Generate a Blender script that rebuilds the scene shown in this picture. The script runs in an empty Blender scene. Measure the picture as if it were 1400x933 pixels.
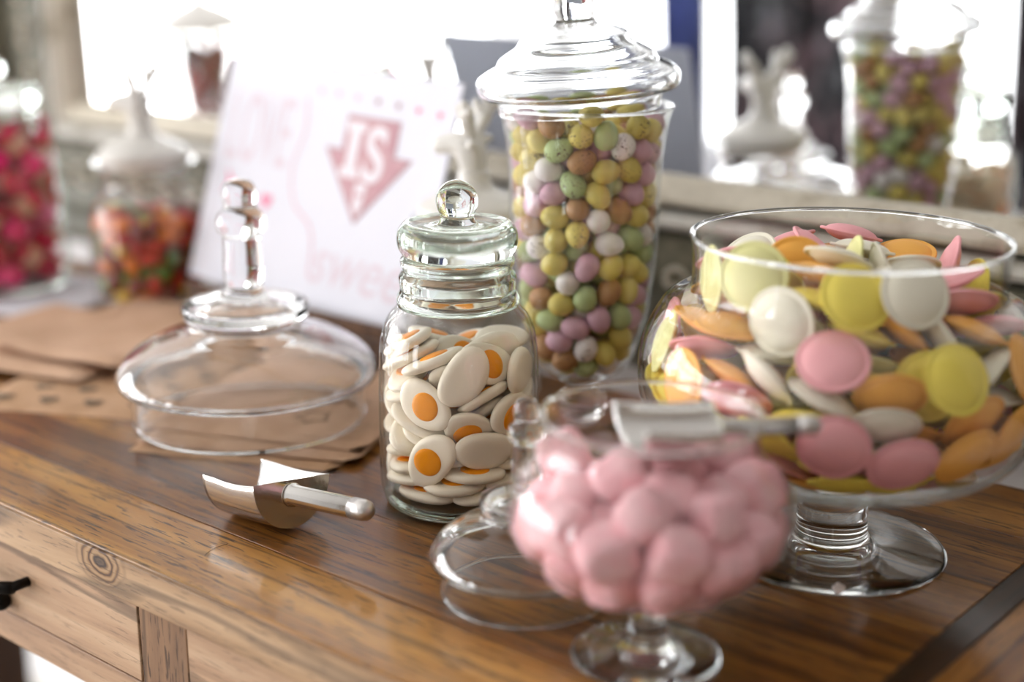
import bpy, bmesh, math, random
from mathutils import Vector, Matrix, Quaternion
PI = math.pi
R_ = math.radians
SC = bpy.context.scene
COL = SC.collection
random.seed(11)

# ------------------------------------------------------------------ camera, world, light, exposure
cam_d = bpy.data.cameras.new('camera'); cam = bpy.data.objects.new('camera', cam_d); COL.objects.link(cam)
SC.camera = cam
cam_d.sensor_width = 36.0; cam_d.lens = 1985.0/1400.0*36.0
cam_d.clip_start = 0.02; cam_d.clip_end = 100
cam.location = (0, 0, 0.36)
CAM_P, CAM_H = R_(15.75), R_(130.1)
FWD = Vector((math.cos(CAM_H)*math.cos(CAM_P), math.sin(CAM_H)*math.cos(CAM_P), -math.sin(CAM_P)))
RGT = Vector((math.sin(CAM_H), -math.cos(CAM_H), 0))
cam.rotation_euler = FWD.to_track_quat('-Z', 'Y').to_euler()
cam_d.dof.use_dof = True; cam_d.dof.focus_distance = 0.895; cam_d.dof.aperture_fstop = 2.1
cam_d.dof.aperture_blades = 0

wd = bpy.data.worlds.new('sky'); SC.world = wd; wd.use_nodes = True
bg = wd.node_tree.nodes['Background']
bg.inputs[0].default_value = (0.985, 0.985, 1.0, 1); bg.inputs[1].default_value = 9.6

def portal(loc, rot, sx, sy):
    l = bpy.data.lights.new('window_portal', 'AREA'); l.shape = 'RECTANGLE'; l.size = sx; l.size_y = sy
    l.cycles.is_portal = True
    o = bpy.data.objects.new('window_portal', l); COL.objects.link(o); o.location = loc; o.rotation_euler = rot
portal((-3.98, -1.0, 0.20), (0, R_(-90), 0), 1.8, 3.2)
portal((-2.80, -2.78, 0.20), (R_(90), 0, 0), 2.2, 1.8)

SC.view_settings.view_transform = 'Standard'; SC.view_settings.look = 'None'
SC.view_settings.gamma = 1.0; SC.view_settings.use_curve_mapping = False
SC.view_settings.exposure = 0.06
cy = SC.cycles
cy.max_bounces = 24; cy.transparent_max_bounces = 48; cy.transmission_bounces = 16
cy.glossy_bounces = 8; cy.diffuse_bounces = 4; cy.blur_glossy = 0.6
cy.sample_clamp_indirect = 12.0; cy.use_denoising = True

# ------------------------------------------------------------------ helpers
def lin(h):
    h = h.lstrip('#'); c = [int(h[i:i+2], 16)/255 for i in (0, 2, 4)]
    return tuple(x/12.92 if x <= .04045 else ((x+.055)/1.055)**2.4 for x in c) + (1,)

def tag(o, label=None, cat=None, group=None, kind=None):
    if label: o['label'] = label
    if cat: o['category'] = cat
    if group: o['group'] = group
    if kind: o['kind'] = kind
    return o

def empty(name, loc=(0, 0, 0), rz=0.0):
    o = bpy.data.objects.new(name, None); COL.objects.link(o); o.location = loc; o.rotation_euler = (0, 0, rz)
    o.empty_display_size = .02
    return o

def mesh_obj(name, me, mat=None, parent=None, loc=None, smooth=True):
    o = bpy.data.objects.new(name, me); COL.objects.link(o)
    if mat and not me.materials: me.materials.append(mat)
    if parent: o.parent = parent
    if loc is not None: o.location = loc
    if smooth:
        for p in me.polygons: p.use_smooth = True
    return o

def from_bm(bm, name='m'):
    bmesh.ops.recalc_face_normals(bm, faces=bm.faces)
    me = bpy.data.meshes.new(name); bm.to_mesh(me); bm.free(); return me

def obj(name, bm, mat, parent=None, loc=None, smooth=False):
    return mesh_obj(name, from_bm(bm, name), mat, parent, loc, smooth)

def copy_tree(o, parent=None):
    c = o.copy(); COL.objects.link(c); c.parent = parent
    for ch in o.children: copy_tree(ch, c)
    return c

def box(bm, lo, hi, bev=0.0, M=None):
    vs = [bm.verts.new((x, y, z)) for x in (lo[0], hi[0]) for y in (lo[1], hi[1]) for z in (lo[2], hi[2])]
    fs = [(0,1,3,2), (4,6,7,5), (0,4,5,1), (2,3,7,6), (0,2,6,4), (1,5,7,3)]
    F = [bm.faces.new([vs[i] for i in f]) for f in fs]
    if bev:
        es = list({e for f in F for e in f.edges})
        r = bmesh.ops.bevel(bm, geom=es, offset=bev, segments=2, profile=.5, affect='EDGES')
        vs = list({v for v in r['verts']} | {v for v in vs if v.is_valid})
    if M is not None:
        for v in vs:
            if v.is_valid: v.co = M @ v.co
    return vs

def catmull(P, n=5, closed=False):
    out = []
    for i in range(len(P)-1):
        p0 = P[max(i-1, 0)]; p1 = P[i]; p2 = P[i+1]; p3 = P[min(i+2, len(P)-1)]
        for k in range(n):
            t = k/n
            out.append(tuple(.5*((2*p1[j]) + (-p0[j]+p2[j])*t + (2*p0[j]-5*p1[j]+4*p2[j]-p3[j])*t*t
                                 + (-p0[j]+3*p1[j]-3*p2[j]+p3[j])*t**3) for j in range(len(p1))))
    out.append(tuple(P[-1])); return out

def lathe(prof, n=80, closed_ring=False, wob=0.0, seed=0):
    """surface of revolution; r<=0 becomes a pole"""
    vs, rows, fs = [], [], []
    rnd = random.Random(seed); ph = [rnd.random()*6.28 for _ in range(4)]
    for r, z in prof:
        if r < 1e-5:
            rows.append([len(vs)]); vs.append((0, 0, z)); continue
        row = []
        for k in range(n):
            a = 2*PI*k/n
            rr = r*(1 + wob*(math.sin(2*a+ph[0]+z*30)+.6*math.sin(3*a+ph[1]-z*55)+.4*math.sin(7*a+ph[2]+z*140)))
            row.append(len(vs)); vs.append((rr*math.cos(a), rr*math.sin(a), z))
        rows.append(row)
    pairs = list(zip(rows[:-1], rows[1:]))
    if closed_ring: pairs.append((rows[-1], rows[0]))
    for a, b in pairs:
        if len(a) == 1 and len(b) == 1: continue
        for k in range(n):
            k2 = (k+1) % n
            if len(a) == 1: fs.append((a[0], b[k2], b[k]))
            elif len(b) == 1: fs.append((a[k], a[k2], b[0]))
            else: fs.append((a[k], a[k2], b[k2], b[k]))
    me = bpy.data.meshes.new('lathe'); me.from_pydata(vs, [], fs)
    bm = bmesh.new(); bm.from_mesh(me); bmesh.ops.recalc_face_normals(bm, faces=bm.faces); bm.to_mesh(me); bm.free()
    return me

def offset_prof(P, t):
    out = []
    for i, (r, z) in enumerate(P):
        a = P[max(i-1, 0)]; b = P[min(i+1, len(P)-1)]
        dx, dz = b[0]-a[0], b[1]-a[1]; L = math.hypot(dx, dz) or 1
        tt = t[i] if isinstance(t, (list, tuple)) else t
        out.append((max(r - dz/L*tt, 0), z + dx/L*tt))     # towards the axis / upwards for profiles running bottom to rim
    return out

def shell(P, t, n=80, wob=0.0, sm=4):
    O = catmull(P, sm) if sm else list(P)
    I = offset_prof(O, t)
    if O[0][0] < 1e-5: I[0] = (0, I[0][1])
    prof = O + I[::-1]
    return lathe(prof, n, closed_ring=O[0][0] > 1e-5, wob=wob)

def tube(bm, pts, r, n=10, cap=True):
    pts = [Vector(p) for p in pts]; rings = []
    up = Vector((0, 0, 1))
    rr = r if isinstance(r, (list, tuple)) else [r]*len(pts)
    for i, p in enumerate(pts):
        d = (pts[min(i+1, len(pts)-1)] - pts[max(i-1, 0)]).normalized()
        a = d.cross(up)
        if a.length < 1e-3: a = d.cross(Vector((1, 0, 0)))
        a.normalize(); b = d.cross(a)
        rings.append([bm.verts.new(p + (a*math.cos(2*PI*k/n) + b*math.sin(2*PI*k/n))*rr[i]) for k in range(n)])
    for A, B in zip(rings[:-1], rings[1:]):
        for k in range(n): bm.faces.new((A[k], A[(k+1) % n], B[(k+1) % n], B[k]))
    if cap:
        bm.faces.new(rings[0][::-1]); bm.faces.new(rings[-1])

# ------------------------------------------------------------------ materials
def newmat(name):
    m = bpy.data.materials.new(name); m.use_nodes = True; nt = m.node_tree
    for n in list(nt.nodes): nt.nodes.remove(n)
    return m, nt, nt.nodes.new('ShaderNodeOutputMaterial')

class N:
    def __init__(s, nt): s.nt = nt
    def __call__(s, t, **kw):
        n = s.nt.nodes.new(t)
        for k, v in kw.items():
            if k == 'inp':
                for i, x in v.items():
                    if isinstance(x, bpy.types.NodeSocket): s.nt.links.new(x, n.inputs[i])
                    else: n.inputs[i].default_value = x
            else: setattr(n, k, v)
        return n
    def ramp(s, fac, stops):
        n = s.nt.nodes.new('ShaderNodeValToRGB'); s.nt.links.new(fac, n.inputs[0])
        e = n.color_ramp.elements
        while len(e) > 1: e.remove(e[-1])
        e[0].position = stops[0][0]; e[0].color = stops[0][1]
        for p, c in stops[1:]:
            x = e.new(p); x.color = c
        return n.outputs[0]
    def mix(s, f, a, b, mode='MIX'):
        n = s.nt.nodes.new('ShaderNodeMix'); n.data_type = 'RGBA'; n.blend_type = mode
        for i, x in ((0, f), (6, a), (7, b)):
            if isinstance(x, bpy.types.NodeSocket): s.nt.links.new(x, n.inputs[i])
            else: n.inputs[i].default_value = x
        return n.outputs[2]
    def math(s, op, a, b=0.0, c=None):
        n = s.nt.nodes.new('ShaderNodeMath'); n.operation = op
        for i, x in enumerate((a, b) if c is None else (a, b, c)):
            if isinstance(x, bpy.types.NodeSocket): s.nt.links.new(x, n.inputs[i])
            else: n.inputs[i].default_value = x
        return n.outputs[0]

def plain(name, color, rough=.5, spec=.5, metal=0.0, bump=0.0, bscale=60.0, var=0.0, sss=0.0, coat=0.0, mottle=None, mscale=8.0):
    m, nt, out = newmat(name); g = N(nt)
    p = g('ShaderNodeBsdfPrincipled'); nt.links.new(p.outputs[0], out.inputs[0])
    c = lin(color) if isinstance(color, str) else color
    p.inputs['Roughness'].default_value = rough; p.inputs['Metallic'].default_value = metal
    p.inputs['Specular IOR Level'].default_value = spec; p.inputs['Coat Weight'].default_value = coat
    tc = g('ShaderNodeTexCoord')
    if sss:
        p.inputs['Subsurface Weight'].default_value = sss; p.inputs['Subsurface Radius'].default_value = (.006, .003, .0015)
        p.inputs['Subsurface Scale'].default_value = 1.0
    base = None
    if mottle:
        nz = g('ShaderNodeTexNoise', inp={'Vector': tc.outputs['Object'], 'Scale': mscale, 'Detail': 3.0})
        base = g.mix(g.ramp(nz.outputs[0], [(.38, (0, 0, 0, 1)), (.62, (1, 1, 1, 1))]), c, lin(mottle))
    if var:
        oi = g('ShaderNodeObjectInfo'); hs = g('ShaderNodeHueSaturation', inp={'Hue': .5, 'Saturation': 1.0})
        v = g.math('MULTIPLY_ADD', oi.outputs['Random'], var, 1-var/2); nt.links.new(v, hs.inputs['Value'])
        if base is not None: nt.links.new(base, hs.inputs['Color'])
        else: hs.inputs['Color'].default_value = c
        base = hs.outputs[0]
    if base is not None: nt.links.new(base, p.inputs['Base Color'])
    else: p.inputs['Base Color'].default_value = c
    if bump:
        nz = g('ShaderNodeTexNoise', inp={'Vector': tc.outputs['Object'], 'Scale': bscale, 'Detail': 4.0})
        b = g('ShaderNodeBump', inp={'Strength': bump, 'Distance': .002, 'Height': nz.outputs[0]})
        nt.links.new(b.outputs[0], p.inputs['Normal'])
    return m

def thin_glass(name, tint=(.998, .998, .996, 1), edge=(.60, .63, .62, 1), ior=1.46, bump=0.0, bscale=20):
    """thin blown glass: passes light straight on, reflects by Fresnel, absorbs along grazing paths"""
    m, nt, out = newmat(name); g = N(nt)
    ge = g('ShaderNodeNewGeometry')
    dt = g('ShaderNodeVectorMath', operation='DOT_PRODUCT', inp={0: ge.outputs['Normal'], 1: ge.outputs['Incoming']})
    f1 = g.math('SUBTRACT', 1.0, g.math('ABSOLUTE', dt.outputs['Value']))
    c = g.ramp(f1, [(.0, tint), (.70, tint), (.92, edge), (1.0, (edge[0]*.6, edge[1]*.6, edge[2]*.6, 1))])
    tr = g('ShaderNodeBsdfTransparent', inp={'Color': c})
    gl = g('ShaderNodeBsdfGlossy', inp={'Color': (1, 1, 1, 1), 'Roughness': .0})
    r0 = ((ior-1)/(ior+1))**2
    sch = g.math('MULTIPLY_ADD', g.math('POWER', f1, 5.0), 1-r0, r0)
    mx = g('ShaderNodeMixShader', inp={0: sch, 1: tr.outputs[0], 2: gl.outputs[0]})
    if bump:
        tc = g('ShaderNodeTexCoord')
        nz = g('ShaderNodeTexNoise', inp={'Vector': tc.outputs['Object'], 'Scale': bscale, 'Detail': 1.5})
        b = g('ShaderNodeBump', inp={'Strength': bump, 'Distance': .003, 'Height': nz.outputs[0]})
        nt.links.new(b.outputs[0], gl.inputs['Normal'])
    nt.links.new(mx.outputs[0], out.inputs[0]); return m

def solid_glass(name, color=(.985, .99, .99, 1), ior=1.48, bump=0.0, bscale=25):
    m, nt, out = newmat(name); g = N(nt)
    gl = g('ShaderNodeBsdfGlass', inp={'Color': color, 'Roughness': 0.0, 'IOR': ior})
    if bump:
        tc = g('ShaderNodeTexCoord')
        nz = g('ShaderNodeTexNoise', inp={'Vector': tc.outputs['Object'], 'Scale': bscale, 'Detail': 1.5})
        b = g('ShaderNodeBump', inp={'Strength': bump, 'Distance': .004, 'Height': nz.outputs[0]})
        nt.links.new(b.outputs[0], gl.inputs['Normal'])
    nt.links.new(gl.outputs[0], out.inputs[0]); return m

def wood(name, axis='X', dark='#3a2110', mid='#8a5a2c', light='#b98a50', rough=.38, coat=.35, knot=None, pores=.75, red=.06):
    m, nt, out = newmat(name); g = N(nt)
    p = g('ShaderNodeBsdfPrincipled'); nt.links.new(p.outputs[0], out.inputs[0])
    tc = g('ShaderNodeTexCoord'); oi = g('ShaderNodeObjectInfo')
    off = g('ShaderNodeVectorMath', operation='ADD', inp={0: tc.outputs['Object']})
    sc = g('ShaderNodeVectorMath', operation='SCALE', inp={0: (3.1, 5.7, 2.3)}); nt.links.new(oi.outputs['Random'], sc.inputs['Scale'])
    nt.links.new(sc.outputs[0], off.inputs[1])
    def mp(along, across):
        s = {'X': (along, across, across), 'Y': (across, along, across), 'Z': (across, across, along)}[axis]
        q = g('ShaderNodeMapping', inp={'Vector': off.outputs[0]}); q.inputs['Scale'].default_value = s; return q.outputs[0]
    n1 = g('ShaderNodeTexNoise', inp={'Vector': mp(2.2, 26), 'Scale': 1.0, 'Detail': 6.0, 'Roughness': .62, 'Distortion': .9})
    n2 = g('ShaderNodeTexNoise', inp={'Vector': mp(42, 520), 'Scale': 1.0, 'Detail': 3.0, 'Roughness': .6, 'Distortion': .3})
    n3 = g('ShaderNodeTexNoise', inp={'Vector': mp(3.0, 9), 'Scale': 1.0, 'Detail': 2.0, 'Distortion': 1.2})
    wv = g('ShaderNodeTexWave', wave_type='BANDS', bands_direction='Y' if axis != 'Y' else 'X',
           inp={'Vector': mp(1.6, 17), 'Scale': 1.0, 'Distortion': 7.0, 'Detail': 3.0, 'Detail Scale': 1.1, 'Detail Roughness': .6})
    base = g.ramp(n1.outputs[0], [(.30, lin(dark)), (.5, lin(mid)), (.70, lin(light))])
    base = g.mix(g.math('MULTIPLY', g.ramp(n3.outputs[0], [(.42, (0, 0, 0, 1)), (.68, (1, 1, 1, 1))]), red), base, lin('#5b2b14'))
    line = g.ramp(wv.outputs[0], [(.0, (1, 1, 1, 1)), (.07, (0, 0, 0, 1))])
    base = g.mix(g.math('MULTIPLY', line, .55), base, lin('#24130a'))
    if knot:
        d = g('ShaderNodeVectorMath', operation='SUBTRACT', inp={0: tc.outputs['Object'], 1: knot})
        sq = g('ShaderNodeMapping', inp={'Vector': d.outputs[0]}); sq.inputs['Scale'].default_value = (1, 1.0, 1.7)
        ln = g('ShaderNodeVectorMath', operation='LENGTH', inp={0: sq.outputs[0]})
        nn = g('ShaderNodeTexNoise', inp={'Vector': tc.outputs['Object'], 'Scale': 60.0, 'Detail': 2.0})
        rr = g.math('ADD', ln.outputs['Value'], g.math('MULTIPLY', nn.outputs[0], .014))
        ring = g.math('SINE', g.math('MULTIPLY', rr, 900.0))
        ringc = g.ramp(g.math('MULTIPLY_ADD', ring, .5, .5), [(.0, lin('#4a2c18')), (.35, lin('#8f6a45')), (1, lin('#b08d66'))])
        core = g.ramp(rr, [(.009, lin('#2c1a10')), (.0150, (1, 1, 1, 1))])
        ringc = g.mix(1.0, ringc, core, 'MULTIPLY')
        msk = g.ramp(rr, [(.024, (1, 1, 1, 1)), (.036, (0, 0, 0, 1))])
        base = g.mix(msk, base, ringc)
    pore = g.ramp(n2.outputs[0], [(.38, (1, 1, 1, 1)), (.43, (0, 0, 0, 1))])
    base = g.mix(g.math('MULTIPLY', pore, pores), base, lin('#1e1008'))
    nt.links.new(base, p.inputs['Base Color'])
    rg = g.math('MULTIPLY_ADD', n1.outputs[0], .25, rough-.1); nt.links.new(rg, p.inputs['Roughness'])
    p.inputs['Coat Weight'].default_value = coat; p.inputs['Coat Roughness'].default_value = .10; p.inputs['Specular IOR Level'].default_value = .3
    b = g('ShaderNodeBump', inp={'Strength': .35, 'Distance': .0006, 'Height': g.math('SUBTRACT', n1.outputs[0], g.math('MULTIPLY', pore, .6))})
    nt.links.new(b.outputs[0], p.inputs['Normal'])
    return m

def speckled(name, color, spk=0.0, rough=.55):
    m, nt, out = newmat(name); g = N(nt)
    p = g('ShaderNodeBsdfPrincipled'); nt.links.new(p.outputs[0], out.inputs[0])
    tc = g('ShaderNodeTexCoord'); oi = g('ShaderNodeObjectInfo')
    nz = g('ShaderNodeTexNoise', inp={'Vector': tc.outputs['Object'], 'Scale': 120.0, 'Detail': 3.0})
    base = g.mix(g.math('MULTIPLY', nz.outputs[0], .35), lin(color), tuple(x*.72 for x in lin(color)[:3])+(1,))
    hs = g('ShaderNodeHueSaturation', inp={'Hue': .5, 'Saturation': 1.0, 'Color': base})
    nt.links.new(g.math('MULTIPLY_ADD', oi.outputs['Random'], .16, .92), hs.inputs['Value'])
    base = hs.outputs[0]
    if spk:
        vo = g('ShaderNodeTexNoise', inp={'Vector': tc.outputs['Object'], 'Scale': 620.0, 'Detail': 2.0})
        n2 = g('ShaderNodeTexNoise', inp={'Vector': tc.outputs['Object'], 'Scale': 90.0, 'Detail': 1.0})
        s = g.math('ADD', vo.outputs[0], g.math('MULTIPLY', n2.outputs[0], .35))
        base = g.mix(g.ramp(s, [(.90-spk, (0, 0, 0, 1)), (.93-spk, (1, 1, 1, 1))]), base, lin('#5a3a2c'))
    nt.links.new(base, p.inputs['Base Color']); p.inputs['Roughness'].default_value = rough
    return m

def distressed(name, paint, under, amt=.5, rough=.6, scale=14):
    m, nt, out = newmat(name); g = N(nt)
    p = g('ShaderNodeBsdfPrincipled'); nt.links.new(p.outputs[0], out.inputs[0])
    tc = g('ShaderNodeTexCoord')
    a = g('ShaderNodeTexNoise', inp={'Vector': tc.outputs['Object'], 'Scale': float(scale), 'Detail': 8.0, 'Roughness': .75})
    c = g.ramp(a.outputs[0], [(amt-.08, lin(under)), (amt+.08, lin(paint))])
    b = g('ShaderNodeTexNoise', inp={'Vector': tc.outputs['Object'], 'Scale': 90.0, 'Detail': 4.0})
    c = g.mix(g.math('MULTIPLY', b.outputs[0], .45), c, lin('#8c8470'))
    nt.links.new(c, p.inputs['Base Color']); p.inputs['Roughness'].default_value = rough
    bp = g('ShaderNodeBump', inp={'Strength': .5, 'Distance': .002, 'Height': a.outputs[0]}); nt.links.new(bp.outputs[0], p.inputs['Normal'])
    return m

M = {}
M['wood_top'] = wood('worn_brown_wood', 'X', '#45260c', '#875621', '#bb843e')
M['wood_front'] = wood('golden_front_board', 'X', '#6e431a', '#a8732f', '#cc984e')
M['wood_cross'] = wood('crosswise_board', 'Y', '#45260c', '#875621', '#bb843e')
M['wood_strip'] = wood('dark_joint_strip', 'Y', '#20130b', '#3a2415', '#4d321d')
M['wood_apron'] = wood('pale_drawer_wood', 'X', '#94735a', '#c09c7c', '#d8b999', rough=.55, coat=.05, pores=.25, red=.12)
M['wood_edge'] = wood('pale_edge_wood', 'X', '#8a6748', '#b89570', '#d2b08c', rough=.5, coat=.1, knot=(-.714, .462, -.008), pores=.4, red=.1)
M['wood_stile'] = wood('pale_stile_wood', 'Z', '#70523a', '#957152', '#ac8a68', rough=.55, coat=.05, pores=.7, red=.1)
M['wood_leg'] = wood('dark_leg_wood', 'Z', '#2e1c10', '#4d321d', '#66462b', rough=.5, coat=.1)
M['iron'] = plain('black_iron', '#17130f', .55, metal=.7, bump=.3)
M['glass'] = thin_glass('clear_blown_glass')
M['glass_wavy'] = thin_glass('wavy_pressed_glass', (.996, .996, .990, 1), (.48, .55, .52, 1), bump=.25, bscale=26)
M['sglass'] = solid_glass('solid_clear_glass')
M['sglass_wavy'] = solid_glass('greenish_pressed_glass', (.955, .985, .965, 1), bump=.12, bscale=40)
M['sglass_lid'] = solid_glass('lid_glass', (.985, .99, .992, 1), bump=.05, bscale=22)
M['steel'] = plain('brushed_steel', (.78, .77, .75, 1), .16, metal=1.0, bump=.05, bscale=200)
M['steel_dull'] = plain('dull_steel', (.62, .60, .58, 1), .36, metal=1.0, bump=.2, bscale=300)
M['paint'] = plain('white_wall_paint', '#e8e8e8', .8, bump=.1, bscale=40)
M['backwall'] = plain('grey_wall_paint', '#c9c6c6', .85, bump=.1, bscale=40)
M['taupe'] = plain('taupe_wall_paint', '#8d8278', .85, bump=.1, bscale=40)  # for the unseen right wall, toned down to cut bounced light
M['ceil'] = plain('ceiling_paint', '#f0f0ef', .9, bump=.05)
M['floor'] = wood('pale_floor_board', 'Y', '#b5aca2', '#d2cbc2', '#e2ddd6', rough=.5, coat=.1, pores=.2, red=.0)
M['card'] = plain('white_card_stock', '#e6e6f0', .6, bump=.03, bscale=300)
M['card_back_shade'] = plain('blue_grey_shaded_card_back', '#c9cfe0', .7, bump=.03, bscale=300)  # back of the white card, with its shade mixed into the colour
M['print_rose'] = plain('dusty_rose_print', '#c99aa2', .7, mottle='#d3a9af', mscale=60)
M['print_white'] = plain('white_print', '#efeaf0', .7, bump=.02)
M['print_faint'] = plain('faint_blush_print', '#e2d2dc', .7, bump=.02)
M['print_faint2'] = plain('faint_pink_print', '#e6c2cf', .7, bump=.02)
M['print_pink'] = plain('bright_pink_print', '#f08fb0', .7, bump=.02)
M['print_grey'] = plain('grey_rose_outline_print', '#b9929b', .7, bump=.02)
M['kraft'] = plain('kraft_paper', '#cda582', .8, bump=.35, bscale=70, mottle='#c09873', mscale=30)
M['kraft2'] = plain('pale_kraft_paper', '#d6b092', .8, bump=.35, bscale=60, mottle='#c8a182', mscale=25)
M['ink'] = plain('brown_ink', '#7c6a55', .8, bump=.05)
M['napkin'] = plain('white_paper', '#dcdbe2', .8, bump=.3, bscale=40)
M['porcelain'] = plain('white_porcelain', '#e9e6e0', .35, coat=.3, bump=.15, bscale=60)
M['ledge'] = distressed('chipped_cream_paint', '#e2dac8', '#a39579', .40)
M['frame_lt'] = distressed('chipped_silver_paint', '#ebe9e2', '#aca692', .42)
M['frame_dk'] = distressed('chipped_dark_green_paint', '#8e8a76', '#3a3c2c', .55)
M['frame_gap'] = plain('dark_groove', '#4c4a3e', .8, bump=.3)
M['mirror'] = plain('silvered_mirror', (.93, .94, .94, 1), .0, metal=1.0)
M['white_tbl'] = plain('white_lacquer', '#ecebe8', .4, bump=.05)

# ------------------------------------------------------------------ the setting
def slab(name, lo, hi, mat, bev=0.0, parent=None, kind='structure'):
    bm = bmesh.new(); box(bm, lo, hi, bev); o = obj(name, bm, mat, parent)
    if kind and not parent: o['kind'] = kind
    return o

FZ = -.80
slab('floor', (-4.2, -3.0, FZ-.05), (1.7, 1.25, FZ), M['floor'])
slab('ceiling', (-4.2, -3.0, 1.75), (1.7, 1.25, 1.80), M['ceil'])
slab('wall_back', (-4.2, 1.13, FZ), (1.7, 1.25, 1.75), M['backwall'])
slab('wall_right', (1.6, -3.0, FZ), (1.7, 1.13, 1.75), M['taupe'])
# left wall: opening y -2.6..0.6, z -0.7..1.4 ; front wall: opening x -3.9..-1.2
def wall_pieces(name, pieces):
    bm = bmesh.new()
    for lo, hi in pieces: box(bm, lo, hi)
    o = obj(name, bm, M['paint']); o['kind'] = 'structure'; return o
wall_pieces('wall_left', [((-4.1, -3.0, FZ), (-4.0, -2.6, 1.75)), ((-4.1, .6, FZ), (-4.0, 1.13, 1.75)),
                          ((-4.1, -2.6, FZ), (-4.0, .6, -.70)), ((-4.1, -2.6, 1.10), (-4.0, .6, 1.75))])
wall_pieces('wall_front', [((-4.0, -2.9, FZ), (-3.9, -2.8, 1.75)), ((-1.7, -2.9, FZ), (1.6, -2.8, 1.75)),
                           ((-3.9, -2.9, FZ), (-1.7, -2.8, -.70)), ((-3.9, -2.9, 1.10), (-1.7, -2.8, 1.75))])
def window(name, axis, fixed, a0, a1, z0, z1, nmul):
    w = empty(name, (0, 0, 0)); w['kind'] = 'structure'
    def bar(nm, lo_a, hi_a, lo_z, hi_z):
        bm = bmesh.new()
        if axis == 'Y': box(bm, (fixed-.03, lo_a, lo_z), (fixed+.03, hi_a, hi_z), .004)
        else: box(bm, (lo_a, fixed-.03, lo_z), (hi_a, fixed+.03, hi_z), .004)
        return obj(nm, bm, M['white_tbl'], w)
    t = .05
    bar('window_rail', a0, a1, z0, z0+t); bar('window_rail', a0, a1, z1-t, z1)
    bar('window_stile', a0, a0+t, z0+t, z1-t); bar('window_stile', a1-t, a1, z0+t, z1-t)
    for k in range(1, nmul):
        x = a0 + (a1-a0)*k/nmul; bar('mullion', x-.025, x+.025, z0+t, z1-t)
    bar('glazing_bar', a0+t, a1-t, .62, .65)
window('window_1', 'Y', -4.04, -2.6, .6, -.70, 1.10, 3)
window('window_2', 'X', -2.84, -3.9, -1.7, -.70, 1.10, 3)
slab('baseboard_back', (-4.0, 1.115, FZ), (1.6, 1.13, FZ+.10), M['paint'], .003)

# curtains on the far side of the room, seen in the mirror
def curtain(name, x0, x1, mat, label, seed, y=-2.62):
    rnd = random.Random(seed); n = 90; vs, fs = [], []
    for s in (0, 1):
        for j in range(9):
            z = FZ+.02 + (1.30-(FZ+.02))*j/8
            for i in range(n+1):
                u = i/n; yy = y + .035*math.sin(u*38+seed) + .02*math.sin(u*17+j*.3) + s*.004
                vs.append((x0+(x1-x0)*u + .01*math.sin(j*.8+u*9), yy, z))
    W = n+1; T = 9*W
    for s in (0, 1):
        for j in range(8):
            for i in range(n):
                a = s*T+j*W+i; q = (a, a+1, a+W+1, a+W); fs.append(q if s == 0 else q[::-1])
    for j in range(8):
        for i in (0, n): a = j*W+i; fs.append((a, a+W, a+W+T, a+T))
    for i in range(n):
        for j in (0, 8): a = j*W+i; fs.append((a, a+1, a+1+T, a+T))
    me = bpy.data.meshes.new(name); me.from_pydata(vs, [], fs)
    o = mesh_obj(name, me, mat); tag(o, label, 'curtain'); return o
def floral():
    m, nt, out = newmat('dark_floral_cloth'); g = N(nt)
    p = g('ShaderNodeBsdfPrincipled'); nt.links.new(p.outputs[0], out.inputs[0]); p.inputs['Roughness'].default_value = .9
    tc = g('ShaderNodeTexCoord')
    a = g('ShaderNodeTexNoise', inp={'Vector': tc.outputs['Object'], 'Scale': 11.0, 'Detail': 4.0, 'Roughness': .7})
    b = g('ShaderNodeTexNoise', inp={'Vector': tc.outputs['Object'], 'Scale': 4.0, 'Detail': 1.0})
    f = g.mix(g.ramp(b.outputs[0], [(.45, (0, 0, 0, 1)), (.6, (1, 1, 1, 1))]), lin('#74767c'), lin('#8c727a'))
    c = g.mix(g.ramp(a.outputs[0], [(.49, (0, 0, 0, 1)), (.60, (1, 1, 1, 1))]), lin('#17181b'), f)
    nt.links.new(c, p.inputs['Base Color']); return m
M['floral'] = floral()
M['navy'] = plain('navy_cloth', '#27305a', .9, mottle='#56639a', mscale=9, bump=.3)
curtain('curtain', -2.95, -2.26, M['floral'], 'black curtain with a pale grey floral pattern, reflected behind the white deer lid', 3)
curtain('curtain', -3.15, -2.93, M['navy'], 'navy blue curtain edge beside the dark floral one, reflected in the mirror', 8, -2.50)
curtain('curtain', -1.89, -1.30, M['floral'], 'dark curtain at the far right of the mirror reflection', 5)

# ------------------------------------------------------------------ console table (top at z = 0)
X0, XS, XE = -1.66, -.2785, -.19
tb = empty('console_table', (0, 0, FZ)); TB = Vector((0, 0, -FZ))
tag(tb, 'long glossy brown wooden console table with drawers, under all the sweet jars', 'table')
def tpart(name, lo, hi, mat, bev=.0012):
    bm = bmesh.new(); box(bm, lo, hi, bev); o = obj(name, bm, mat, tb); o.location = TB; return o
T = -.0272
tpart('top_plank', (X0, .4625, T), (XS, .5270, 0), M['wood_front'], .0018)
tpart('front_edging', (X0, .4600, T), (XE, .4625, -.0012), M['wood_edge'], .0006)
ys = [.5272, .606, .682, .757, .8348]
for a, b in zip(ys[:-1], ys[1:]): tpart('top_plank', (X0, a, T), (XS, b-.0002, 0), M['wood_top'], .0004)
tpart('top_plank', (X0, .8354, T), (XS, .918, 0), M['wood_top'], .0015)
tpart('joint_strip', (XS+.0004, .4625, T), (-.2600, .918, -.0003), M['wood_strip'], .0006)
tpart('end_plank', (-.2596, .4625, T), (XE, .918, 0), M['wood_cross'], .0015)
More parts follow.
